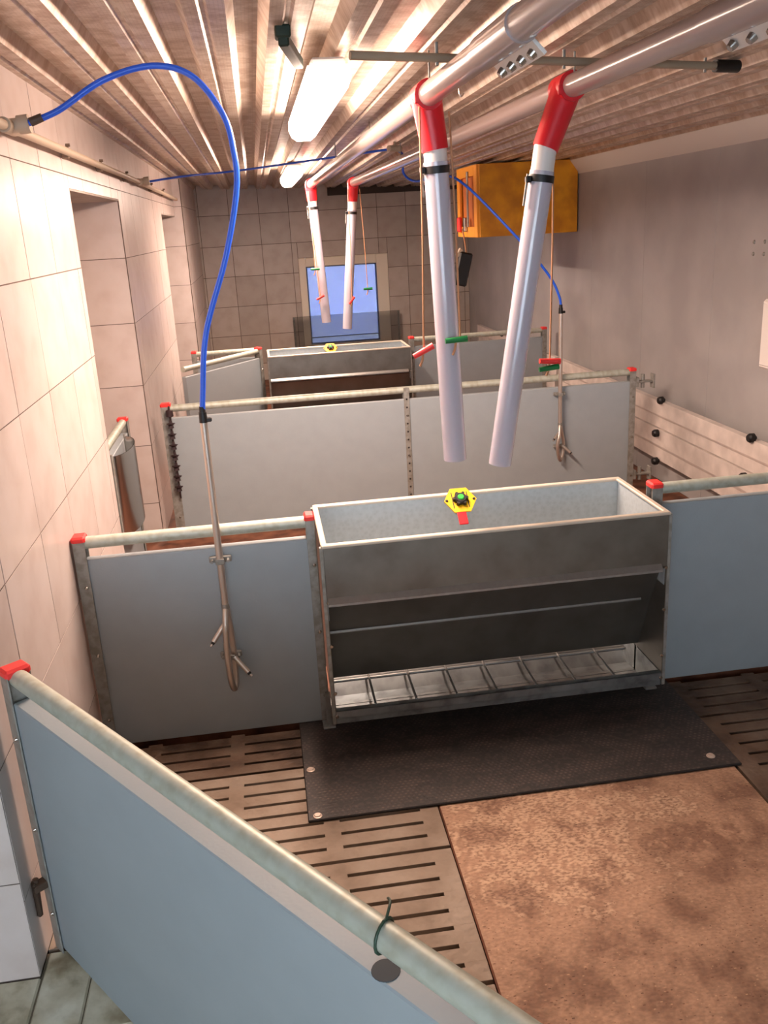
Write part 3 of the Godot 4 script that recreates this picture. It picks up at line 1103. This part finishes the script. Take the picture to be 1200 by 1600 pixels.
func build_feeders() -> void:
	M.feeder_in_lit = mat(Color(0.74, 0.78, 0.8), 0.5, 0.4, noise_tex(0.05, [[0.0, grey(0.92)], [0.5, grey(0.97)], [1.0, grey(1.0)]], 7, 2, FastNoiseLite.TYPE_CELLULAR), 2.0)  # lit copy of the feeder metal, cool daylight put into its colour
	M.galv_rim = mat(Color(0.8, 0.76, 0.7), 0.5, 0.3)
	M.trough = mat(Color(0.66, 0.69, 0.7), 0.36, 0.75, noise_tex(0.015, [[0.15, Color(0.74, 0.74, 0.74)], [0.5, Color(0.93, 0.93, 0.93)], [0.85, grey(1.0)]], 91, 5), 1.2)
	build_feeder(Vector3(0.722, 0, -2.963), "large galvanised steel pig feeder on the black rubber mat")
	build_feeder(Vector3(0.624, -0.01, -7.69), "far steel pig feeder in front of the blue window")
	# rubber mat under the near feeder
	var t := thing("rubber_mat", "black studded rubber mat bolted to the floor under the front feeder", "mat", Vector3(0.71, 0.0, -2.64))
	var s := ST()
	box(s, Vector3(0, 0.005, 0), Vector3(1.42, 0.009, 0.585), 0.003)
	part("mat_edge", s, mat(Color(0.13, 0.115, 0.11), 0.7), t)
	s = ST()
	for v in [[-0.707, -0.29], [0.707, -0.29], [0.707, 0.29], [-0.707, -0.29], [0.707, 0.29], [-0.707, 0.29]]:
		s.set_normal(Vector3.UP)
		s.set_uv(Vector2(v[0] / 1.414 + 0.5, v[1] / 0.58 + 0.5))
		s.add_vertex(Vector3(v[0], 0.0098, v[1]))
	part("studded_top", s, M.mat, t)
	for p in [[0.03, -2.366], [0.024, -2.618], [1.341, -2.406]]:
		s = ST()
		lathe(s, [Vector2(0.0, 0.006), Vector2(0.009, 0.006), Vector2(0.011, 0.003), Vector2(0.014, 0.002), Vector2(0.0145, 0.0)], Vector3(p[0] - 0.71, 0.0098, p[1] + 2.64), Vector3.UP, 16)
		part("bolt", s, M.bolt_pale, t)

# ---------------------------------------------------------------- feed pipes and drop tubes
func auger_at(k: int, z: float) -> Vector3:
	var f := (z + 1.88) / (-7.70 + 1.88)
	if k == 0:
		return Vector3(0.568, 2.112, -1.88).lerp(Vector3(0.497, 2.075, -7.70), f)
	return Vector3(1.03, 2.122, -1.88).lerp(Vector3(0.84, 2.07, -7.70), f)

func build_drop_tubes() -> void:
	var names := ["left plastic feed pipe running under the ceiling above the strip of feeders", "right plastic feed pipe running under the ceiling, nearer the grey wall"]
	for k in 2:
		var t := thing("feed_pipe", names[k], "pipe", auger_at(k, -1.88), 0.0, "feed pipes under the ceiling")
		var o := auger_at(k, -1.88)
		var s := ST()
		tube(s, [auger_at(k, 1.9) - o, auger_at(k, -2.9) - o, auger_at(k, -7.74) - o], 0.034, 20)
		part("tube", s, M.auger, t)
		# bolted sleeve coupling
		s = ST()
		var zc := -2.08 if k == 0 else -1.9
		tube(s, [auger_at(k, zc + 0.16) - o, auger_at(k, zc - 0.14) - o], 0.038, 20)
		var cl := part("coupling", s, M.auger, t)
		s = ST()
		var d := Vector3(0.036, -0.036, 0)
		var fb := Basis(Vector3(0, 0, 1), deg_to_rad(-45.0))
		box(s, auger_at(k, zc) - o + d, Vector3(0.05, 0.008, 0.3), 0.001, fb)
		part("flange", s, M.white, cl)
		for j in 4:
			s = ST()
			lathe(s, [Vector2(0.0, 0.014), Vector2(0.009, 0.014), Vector2(0.012, 0.0)], auger_at(k, zc + 0.11 - j * 0.075) - o + d + fb * Vector3(0.008, -0.003, 0), fb * Vector3(0, -1, 0), 8)
			part("bolt", s, M.steel, cl)
		for z in [-2.84, -5.6]:
			s = ST()
			var p := auger_at(k, z) - o
			tube(s, [p + Vector3(0, 0.03, 0), Vector3(p.x, cy(p.x + o.x, z) - o.y, p.z)], 0.003, 6)
			part("hanger_wire", s, M.galv_dull, t)
	var spec := [
		[0, -2.90, Vector3(0.578, 1.953, -2.90), Vector3(0.618, 0.962, -2.93), "near left milky feed tube hanging from red outlet over the front feeder"],
		[1, -2.90, Vector3(0.928, 1.943, -2.90), Vector3(0.776, 0.930, -2.93), "near right milky feed tube slanting left from a red outlet"],
		[0, -7.66, Vector3(0.502, 1.95, -7.67), Vector3(0.548, 0.975, -7.69), "far left milky feed tube hanging before the blue window"],
		[1, -7.66, Vector3(0.828, 1.93, -7.67), Vector3(0.720, 0.910, -7.69), "far right milky feed tube hanging before the blue window"]]
	for q in spec:
		var top: Vector3 = auger_at(q[0], q[1])
		var a: Vector3 = q[2]
		var b: Vector3 = q[3]
		var t := thing("drop_tube", q[4], "feed tube", b, 0.0, "milky drop tubes over the feeders")
		var ax := (b - a).normalized()
		var s := ST()
		# red outlet: saddle round the pipe, then a tapering neck
		var cut: Vector3 = a - b
		var neck := []
		tube(s, [top - b + Vector3(0, 0.0, 0.055), top - b + Vector3(0, 0.0, -0.055)], 0.044, 18)
		var dn := (a - top)
		var steps_ := 5
		for k in steps_:
			var f0 := float(k) / steps_
			var f1 := float(k + 1) / steps_
			var r0: float = lerp(0.047, 0.041, f0)
			var r1: float = lerp(0.047, 0.041, f1)
			_cone(s, top - b + dn * f0, top - b + dn * f1, r0, r1)
		box(s, top - b + Vector3(-0.03, -0.01, 0.05), Vector3(0.03, 0.03, 0.012), 0.003)
		part("outlet", s, M.red, t, "red plastic outlet")
		# white sleeve, black clamp, milky tube
		s = ST()
		_cone(s, cut - ax * 0.012, cut + ax * (0.06 if q[0] == 0 else 0.1), 0.036, 0.036)
		part("sleeve", s, M.white, t)
		s = ST()
		var cz := 0.045 if q[0] == 0 else 0.078
		_cone(s, cut + ax * cz, cut + ax * (cz + 0.022), 0.0415, 0.0415)
		box(s, cut + ax * (cz + 0.011) + Vector3(-0.045, 0, 0.012), Vector3(0.018, 0.02, 0.02), 0.003)
		part("clamp", s, M.black, t)
		s = ST()
		tube(s, [cut + ax * (cz + 0.005) + Vector3(-0.048, 0.01, 0.014), cut + ax * (cz + 0.09) + Vector3(-0.05, 0, 0.016)], 0.0035, 8)
		part("lever", s, M.galv_dull, t)
		s = ST()
		var inner := 0.0365
		var outer := 0.0385
		_cone(s, cut + ax * (cz - 0.012), Vector3.ZERO, outer, outer + 0.0005, false)
		_cone(s, cut + ax * (cz - 0.012), Vector3.ZERO, inner, inner + 0.0005, false)
		_ring(s, Vector3.ZERO, ax, inner, outer)
		part("tube", s, M.drop, t)
	# pull cords with coloured grips
	var cords := [
		[Vector3(0.527, 2.09, -2.86), Vector3(0.511, 1.35, -2.86), 0, Vector3(0.9, 0.45, 0.1), "thin tan pull cord left of the near left feed tube, with red grip"],
		[Vector3(0.622, 2.06, -2.885), Vector3(0.634, 1.378, -2.868), 1, Vector3(1, 0.05, 0.0), "pull cord with green grip crossing the near left feed tube"],
		[Vector3(0.965, 2.06, -2.93), Vector3(0.955, 1.275, -2.93), 2, Vector3(1, -0.08, 0.0), "pull cord with red and green grips behind the near right feed tube"],
		[Vector3(0.46, 2.02, -7.6), Vector3(0.507, 1.19, -7.6), 0, Vector3(1, 0.5, 0), "far pull cord with small red grip by the far left feed tube"],
		[Vector3(0.47, 2.02, -7.58), Vector3(0.478, 1.42, -7.58), 1, Vector3(1, 0.0, 0), "far pull cord with small green grip across the far left feed tube"],
		[Vector3(0.79, 2.02, -7.58), Vector3(0.765, 1.15, -7.58), 0, Vector3(0.5, 0.6, 0), "far pull cord with small red grip by the far right feed tube"],
		[Vector3(0.885, 2.02, -7.6), Vector3(0.905, 1.235, -7.6), 1, Vector3(1, 0.0, 0), "far pull cord with small green grip right of the far feed tubes"]]
	for c in cords:
		var a: Vector3 = c[0]
		var b: Vector3 = c[1]
		var t := thing("pull_cord", c[4], "cord", b, 0.0, "pull cords of the feed tubes")
		var s := ST()
		tube(s, [a - b, (a - b) * 0.5 + Vector3(0.003, 0, 0), Vector3.ZERO], 0.0032, 6)
		part("cord", s, M.cord, t)
		var gd: Vector3 = c[3].normalized()
		var m: Material = M.green if c[2] == 1 else M.cap_red
		s = ST()
		var gc := Vector3(-0.002, 0, 0.006)
		if c[2] == 1:
			gc = Vector3(-0.016, 0, 0.012) if b.z > -5 else Vector3(0, 0, 0.02)
		_cone(s, gc - gd * 0.036, gc + gd * 0.036, 0.0085, 0.0105)
		part("grip", s, m, t)
		s = ST()
		tube(s, [gc, gc + Vector3(-0.006, -0.03, 0.004), gc + Vector3(-0.014, -0.048, 0.004)], 0.004, 6)
		part("cord_end", s, M.cord, t)
		if c[2] == 2:
			s = ST()
			var g2 := gc + Vector3(-0.005, -0.022, 0.006)
			var gd2 := Vector3(1, 0.1, 0).normalized()
			_cone(s, g2 - gd2 * 0.034, g2 + gd2 * 0.034, 0.008, 0.010)
			part("grip", s, M.green, t, "green grip")

func _cone(s: SurfaceTool, a: Vector3, b: Vector3, r0: float, r1: float, caps := true, seg := 22) -> void:
	var up := (b - a)
	var L := up.length()
	lathe(s, [Vector2(0.0 if caps else r0, 0.0), Vector2(r0, 0.0), Vector2(r1, L), Vector2(0.0 if caps else r1, L)], a, up, seg)

func _ring(s: SurfaceTool, at: Vector3, ax: Vector3, r0: float, r1: float) -> void:
	lathe(s, [Vector2(r0, 0.0), Vector2(r1, 0.0)], at, ax, 22)

# ---------------------------------------------------------------- water
func drinker(at: Vector3, top: float, low: float, wide: float, label: String, split: float) -> void:
	var t := thing("drinker_lance", label, "drinker", at, 0.0, "drinker lances")
	var s := ST()
	tube(s, [Vector3(0, top, 0), Vector3(0, split, 0)], 0.012, 14)
	part("riser", s, M.lance, t)
	s = ST()
	tube(s, [Vector3(0, split + 0.012, 0), Vector3(0, split - 0.008, 0)], 0.0135, 14)
	part("collar", s, M.galv_dull, t)
	# closed guard loop at the foot
	s = ST()
	var lp := smooth_path([Vector3(0, split, 0.0), Vector3(-wide * 0.25, split - 0.06, 0.03), Vector3(-wide * 0.45, (split + low) * 0.5, 0.036), Vector3(-wide * 0.35, low + 0.05, 0.03), Vector3(0, low + 0.004, 0.01), Vector3(wide * 0.35, low + 0.05, -0.006), Vector3(wide * 0.45, (split + low) * 0.5, -0.010), Vector3(wide * 0.25, split - 0.06, -0.008), Vector3(0.004, split - 0.005, 0)], 6)
	tube(s, lp, 0.011, 12)
	part("guard_loop", s, M.lance, t)
	# two nipples
	for q in [[Vector3(-0.01, lerp(split, low, 0.18), 0.02), Vector3(-0.061, lerp(split, low, 0.38), 0.05)], [Vector3(0.012, lerp(split, low, 0.58), 0.02), Vector3(0.066, lerp(split, low, 0.80), 0.045)]]:
		s = ST()
		var d: Vector3 = (q[1] - q[0])
		_cone(s, q[0], q[0] + d * 0.8, 0.0085, 0.0085)
		_cone(s, q[0] + d * 0.8, q[1], 0.0045, 0.0045)
		var nip := part("nipple", s, M.lance, t)
		s = ST()
		_cone(s, q[0] + d * 0.78, q[0] + d * 0.9, 0.0065, 0.0065)
		part("seal", s, M.black, nip)
	for y in [0.69, lerp(split, low, 0.6)]:
		s = ST()
		box(s, Vector3(0, y, -0.018), Vector3(0.075, 0.022, 0.012), 0.003)
		box(s, Vector3(0, y, 0.012), Vector3(0.03, 0.02, 0.004), 0.001)
		for sx in [-1.0, 1.0]:
			tube(s, [Vector3(sx * 0.027, y, -0.022), Vector3(sx * 0.027, y, 0.012)], 0.005, 8)
		part("clamp", s, M.galv_dull, t)
	s = ST()
	_cone(s, Vector3(0, top - 0.012, 0), Vector3(0, top + 0.022, 0), 0.014, 0.0125)
	_cone(s, Vector3(0, top + 0.022, 0), Vector3(0, top + 0.04, 0), 0.0105, 0.0095)
	box(s, Vector3(0.012, top - 0.004, 0.0), Vector3(0.03, 0.014, 0.014), 0.003)
	part("hose_coupling", s, M.black, t)

func build_water() -> void:
	drinker(Vector3(-0.214, 0, -2.888), 1.181, 0.205, 0.022, "steel drinker lance clamped to the front left pen panel", 0.52)
	drinker(Vector3(1.776, 0, -5.245), 1.19, 0.27, 0.06, "far steel drinker lance on the cross partition near the right wall", 0.50)
	var z := -2.888
	var hose := thing("water_hose", "thick blue hose arching from the wall pipe down to the front drinker", "hose", Vector3(-0.214, 1.2, z), 0.0, "blue water hoses")
	var o := Vector3(-0.214, 1.2, z)
	var pts := [Vector3(-0.214, 1.20, z), Vector3(-0.205, 1.27, z), Vector3(-0.174, 1.453, z), Vector3(-0.088, 1.679, z), Vector3(-0.036, 1.87, z), Vector3(-0.034, 1.98, z), Vector3(-0.055, 2.08, z), Vector3(-0.131, 2.182, z), Vector3(-0.241, 2.213, z), Vector3(-0.383, 2.18, z), Vector3(-0.518, 2.106, z), Vector3(-0.605, 2.076, z)]
	var loc := []
	for p in pts:
		loc.append(p - o)
	var s := ST()
	tube(s, smooth_path(loc, 8), 0.009, 12)
	part("hose", s, M.hose, hose)
	s = ST()
	_cone(s, Vector3(-0.60, 2.078, z) - o, Vector3(-0.565, 2.09, z) - o, 0.0125, 0.0115)
	part("ferrule", s, mat(Color(0.3, 0.24, 0.2), 0.6), hose)
	# ---- hose across the room to the far drinker
	o = Vector3(-0.62, 2.07, -6.05)
	hose = thing("water_hose", "thin blue hose crossing the room under the ceiling", "hose", o, 0.0, "blue water hoses")
	pts = [Vector3(-0.62, 2.07, -6.05), Vector3(-0.40, 2.11, -6.35), Vector3(-0.11, 2.145, -6.7), Vector3(0.275, 2.155, -6.35), Vector3(0.86, 2.165, -5.66)]
	loc = []
	for p in pts:
		loc.append(p - o)
	s = ST()
	tube(s, smooth_path(loc, 8), 0.007, 10)
	part("hose", s, M.hose, hose)
	o = Vector3(0.89, 2.165, -5.64)
	hose = thing("water_hose", "thin blue hose looping from a ceiling fitting down to the far drinker", "hose", o, 0.0, "blue water hoses")
	pts = [Vector3(0.89, 2.162, -5.66), Vector3(0.962, 2.135, -5.83), Vector3(0.975, 2.04, -5.93), Vector3(1.04, 1.985, -5.85), Vector3(1.15, 2.0, -5.6), Vector3(1.25, 1.93, -5.4), Vector3(1.513, 1.625, -5.245), Vector3(1.70, 1.406, -5.245), Vector3(1.765, 1.28, -5.245), Vector3(1.776, 1.21, -5.245)]
	loc = []
	for p in pts:
		loc.append(p - o)
	s = ST()
	tube(s, smooth_path(loc, 8), 0.0075, 10)
	part("hose", s, M.hose, hose)
	s = ST()
	tube(s, [Vector3(-0.05, 0.0, 0.03), Vector3(0.03, 0.0, -0.03)], 0.018, 12)
	tube(s, [Vector3(-0.01, 0.0, 0.0), Vector3(-0.01, 0.04, 0.0)], 0.008, 8)
	part("fitting", s, M.cream, hose)
	# ---- supply pipe along the left wall
	o = Vector3(-0.665, 2.07, -2.5)
	var t := thing("water_pipe", "cream plastic water pipe clipped along the top of the left tiled wall", "pipe", o)
	s = ST()
	tube(s, [Vector3(0, 0.0, 1.1), Vector3(0, 0, -3.5), Vector3(0.0, -0.015, -6.35)], 0.0145, 14)
	part("tube", s, M.cream, t)
	for zz in [-0.4, -3.55]:
		s = ST()
		tube(s, [Vector3(0, 0, zz + 0.06), Vector3(0, 0, zz - 0.06)], 0.021, 16)
		tube(s, [Vector3(0, 0, zz), Vector3(0.045, 0.004, zz)], 0.021, 16)
		tube(s, [Vector3(0.028, 0.003, zz), Vector3(0.06, 0.006, zz)], 0.026, 16)
		part("tee", s, M.cream, t)
	for zz in [-1.3, -2.1, -3.0, -4.3, -5.2]:
		s = ST()
		box(s, Vector3(-0.016, 0.0, zz), Vector3(0.03, 0.045, 0.02), 0.004)
		tube(s, [Vector3(-0.01, 0.026, zz), Vector3(0.006, 0.026, zz)], 0.006, 8)
		part("clip", s, mat(Color(0.45, 0.38, 0.32), 0.6), t)
	# chain of dark plastic stars hung on the left end of the cross partition
	t = thing("toy_chain", "chain of dark plastic stars hanging at the left end of the cross partition", "chain", Vector3(-0.578, 0.775, -5.25))
	s = ST()
	tube(s, [Vector3(0, 0.03, 0), Vector3(0.0, -0.25, 0), Vector3(0.004, -0.53, 0)], 0.005, 8)
	part("cord", s, M.toy, t)
	s = ST()
	lathe(s, [Vector2(0, 0.02), Vector2(0.02, 0.014), Vector2(0.022, -0.02), Vector2(0.0, -0.03)], Vector3(0, -0.01, 0), Vector3.UP, 12)
	part("knob", s, M.toy, t)
	for k in 7:
		s = ST()
		var star := []
		for j in 10:
			var rr := 0.026 if j % 2 == 0 else 0.012
			star.append(Vector2(sin(TAU * j / 10.0), cos(TAU * j / 10.0)) * rr)
		prism(s, star, Vector3(0.0, -0.08 - k * 0.064, -0.009), Vector3(1, 0, 0), Vector3(0, 1, 0), Vector3(0, 0, 0.018))
		prism(s, star, Vector3(-0.009, -0.08 - k * 0.064, 0), Vector3(0, 0, 1), Vector3(0, 1, 0), Vector3(0.018, 0, 0))
		part("star", s, M.toy, t)

# ---------------------------------------------------------------- right side
func build_right_side() -> void:
	# two hollow white boards along the right wall, held by black knobs
	var xw := 2.47
	var lab := ["upper white plastic bumper board along the right wall", "lower white plastic bumper board along the right wall"]
	var ys := [[0.402, 0.577], [0.19, 0.397]]
	for k in 2:
		var y0: float = ys[k][0]
		var y1: float = ys[k][1]
		var h := y1 - y0
		var t := thing("bumper_board", lab[k], "board", Vector3(xw, y0, -4.5), 0.0, "white boards on the right wall")
		var s := ST()
		var poly := [Vector2(0, 0), Vector2(0, h * 0.40), Vector2(-0.008, h * 0.42), Vector2(-0.014, h * 0.5), Vector2(-0.012, h), Vector2(0.03, h), Vector2(0.03, 0)]
		prism(s, poly, Vector3(0, 0, 3.2), Vector3(1, 0, 0), Vector3(0, 1, 0), Vector3(0, 0, -6.0))
		part("board", s, M.white_board, t)
		for j in 6:
			s = ST()
			box(s, Vector3(0.058, h * 0.5, 2.4 - j * 0.9), Vector3(0.056, h * 0.5, 0.04), 0.004)
			part("standoff", s, M.galv_dull, t)
		for z in [-3.13, -4.212, -5.295, -6.38]:
			if k == 0:
				knob(t, Vector3(-0.004, h + 0.012, z + 4.5))
			else:
				knob(t, Vector3(-0.016, h - 0.026, z + 4.47))
				knob(t, Vector3(-0.012, -0.004, z + 4.47))
	# the same boards beyond the cross partition
	for k in 2:
		var y0: float = ys[k][0]
		var h: float = ys[k][1] - y0
		var t := thing("bumper_board", ["upper", "lower"][k] + " white bumper board on the right wall beyond the cross partition", "board", Vector3(xw, y0, -9.0), 0.0, "white boards on the right wall")
		var s := ST()
		var poly := [Vector2(0, 0), Vector2(0, h * 0.40), Vector2(-0.008, h * 0.42), Vector2(-0.014, h * 0.5), Vector2(-0.012, h), Vector2(0.03, h), Vector2(0.03, 0)]
		prism(s, poly, Vector3(0, 0, 1.6), Vector3(1, 0, 0), Vector3(0, 1, 0), Vector3(0, 0, -2.8))
		part("board", s, M.white_board, t)
		for j in 3:
			s = ST()
			box(s, Vector3(0.058, h * 0.5, 1.2 - j * 1.0), Vector3(0.056, h * 0.5, 0.04), 0.004)
			part("standoff", s, M.galv_dull, t)
		if k == 0:
			for z in [-8.05, -9.1]:
				knob(t, Vector3(-0.004, h + 0.012, z + 9.0))
	# white box on the wall at the right edge
	var t := thing("wall_box", "white box on the grey wall at the right edge of the picture", "box", Vector3(2.50, 0.955, -3.92))
	var s := ST()
	box(s, Vector3(0.0, 0.17, 0.0), Vector3(0.11, 0.34, 0.54), 0.012)
	part("housing", s, M.white, t)
	s = ST()
	box(s, Vector3(-0.056, 0.17, 0.0), Vector3(0.012, 0.3, 0.5), 0.005)
	part("cover", s, M.white, t)
	# yellow inlet box under the ceiling
	t = thing("air_inlet_box", "yellow board box under the ceiling at the right wall", "air inlet", Vector3(2.155, 1.6, -7.5))
	s = ST()
	var hx := 0.395
	var hz := 0.345
	box(s, Vector3(0, 0.27, hz), Vector3(hx * 2, 0.54, 0.022), 0.004)
	part("front_board", s, M.ply, t)
	s = ST()
	box(s, Vector3(0, 0.27, -hz), Vector3(hx * 2, 0.54, 0.022), 0.004)
	part("rear_board", s, M.ply, t)
	s = ST()
	box(s, Vector3(0, 0.011, 0), Vector3(hx * 2, 0.022, hz * 2 - 0.02), 0.003)
	part("bottom_board", s, M.ply, t)
	s = ST()
	for sg in [-1.0, 1.0]:
		box(s, Vector3(-hx - 0.008, 0.27, sg * (hz - 0.045)), Vector3(0.025, 0.54, 0.09), 0.004)
	box(s, Vector3(-hx - 0.008, 0.50, 0), Vector3(0.025, 0.08, hz * 2 - 0.18), 0.003)
	box(s, Vector3(-hx - 0.008, 0.04, 0), Vector3(0.025, 0.08, hz * 2 - 0.18), 0.003)
	part("opening_frame", s, M.ply_edge, t)
	s = ST()
	box(s, Vector3(-hx + 0.02, 0.27, 0), Vector3(0.02, 0.4, hz * 2 - 0.18), 0.003)
	part("flap", s, mat(Color(0.8, 0.46, 0.2), 0.5), t, "orange-brown inlet flap")
	s = ST()
	box(s, Vector3(-hx - 0.03, 0.29, 0.08), Vector3(0.012, 0.42, 0.03), 0.002)
	part("steel_strip", s, M.galv, t)
	s = ST()
	box(s, Vector3(-hx - 0.035, 0.1, 0.0), Vector3(0.03, 0.11, 0.05), 0.006)
	part("pulley_bracket", s, M.steel, t)
	s = ST()
	box(s, Vector3(-hx - 0.035, 0.1, -0.22), Vector3(0.03, 0.12, 0.07), 0.01)
	part("red_lever", s, M.cap_red, t, "red lever")
	# black counterweight on a cord
	t = thing("counterweight", "black block hanging by a cord under the yellow box", "weight", Vector3(1.70, 1.25, -7.5))
	s = ST()
	var bs := Basis(Vector3(0, 0, 1), deg_to_rad(-14.0))
	box(s, Vector3(-0.01, 0.10, 0), Vector3(0.11, 0.27, 0.1), 0.012, bs)
	part("block", s, M.black, t)
	s = ST()
	tube(s, [Vector3(0.03, 0.21, 0.0), Vector3(0.02, 0.30, 0.0), Vector3(0.0, 0.42, 0.0)], 0.006, 8)
	part("cord", s, M.cord, t)
	s = ST()
	box(s, Vector3(-0.035, 0.235, 0.02), Vector3(0.035, 0.07, 0.03), 0.006, Basis(Vector3(0, 0, 1), deg_to_rad(-35)))
	part("clip", s, M.cream, t)

func knob(t: Node3D, p: Vector3) -> void:
	var s := ST()
	lathe(s, [Vector2(0.0, 0.034), Vector2(0.018, 0.033), Vector2(0.025, 0.022), Vector2(0.025, 0.0), Vector2(0.011, -0.002), Vector2(0.011, -0.012)], p, Vector3(-1, 0, 0), 14)
	part("knob", s, M.black, t)

# ---------------------------------------------------------------- small things
func build_small_things() -> void:
	# flat bar across under the ceiling, with hooks
	var a := Vector3(0.305, 2.185, -2.66)
	var b := Vector3(1.56, 2.165, -2.96)
	var t := thing("ceiling_bar", "thin grey bar with black end hung across under the ceiling", "bar", a)
	var s := ST()
	tube(s, [Vector3.ZERO, (b - a) * 0.5, (b - a) * 0.96], 0.012, 10)
	part("bar", s, M.bar, t)
	s = ST()
	_cone(s, (b - a) * 0.95, (b - a) * 1.02, 0.019, 0.019)
	part("end_plug", s, M.black, t)
	for f in [0.2, 0.52, 0.92]:
		s = ST()
		var p: Vector3 = (b - a) * f
		var top := cy(a.x + p.x, a.z + p.z) - a.y
		tube(s, [p + Vector3(0, -0.02, 0), Vector3(p.x, top, p.z)], 0.005, 8)
		part("hook", s, M.galv_dull, t)
	# dark bracket left of the lamp
	t = thing("ceiling_bracket", "short dark green bracket slanting down left of the near strip light", "bracket", Vector3(0.118, 2.225, -2.55))
	s = ST()
	box(s, Vector3(0.033, -0.02, -0.16), Vector3(0.028, 0.03, 0.36), 0.004, Basis(Vector3(0, 1, 0), deg_to_rad(-9.0)))
	part("strip", s, M.bracket, t)
	s = ST()
	box(s, Vector3(0.005, 0.0, 0.0), Vector3(0.04, 0.03, 0.05), 0.004)
	part("foot", s, M.bracket, t)
	# smoked plastic screen before the window
	t = thing("plastic_screen", "clear grey plastic screen standing before the lower part of the window", "screen", Vector3(1.02, 0.0, -10.88))
	s = ST()
	box(s, Vector3(0, 0.555, 0), Vector3(1.29, 0.37, 0.008), 0.001)
	part("sheet", s, M.smoked, t)
	for x in [-0.63, 0.63]:
		s = ST()
		box(s, Vector3(x, 0.365, -0.012), Vector3(0.02, 0.73, 0.015), 0.002)
		part("stand", s, M.galv_dull, t)
	# hooks screwed into the ceiling
	var k := 0
	for p in [[0.76, -3.35], [0.66, -4.3], [0.9, -4.7], [0.62, -4.75]]:
		t = thing("ceiling_hook", ["steel hook in the ceiling between the two near feed tubes", "steel hook in the ceiling above the left feed pipe, second from the camera", "steel hook in the ceiling right of the left feed pipe", "steel hook in the ceiling, furthest from the camera"][k], "hook", Vector3(p[0], cy(p[0], p[1]), p[1]), 0.0, "hooks in the ceiling")
		s = ST()
		tube(s, smooth_path([Vector3(0, 0.02, 0), Vector3(0, -0.04, 0), Vector3(0.008, -0.055, 0), Vector3(0.016, -0.045, 0)], 5), 0.003, 6)
		part("hook", s, M.steel, t)
		k += 1
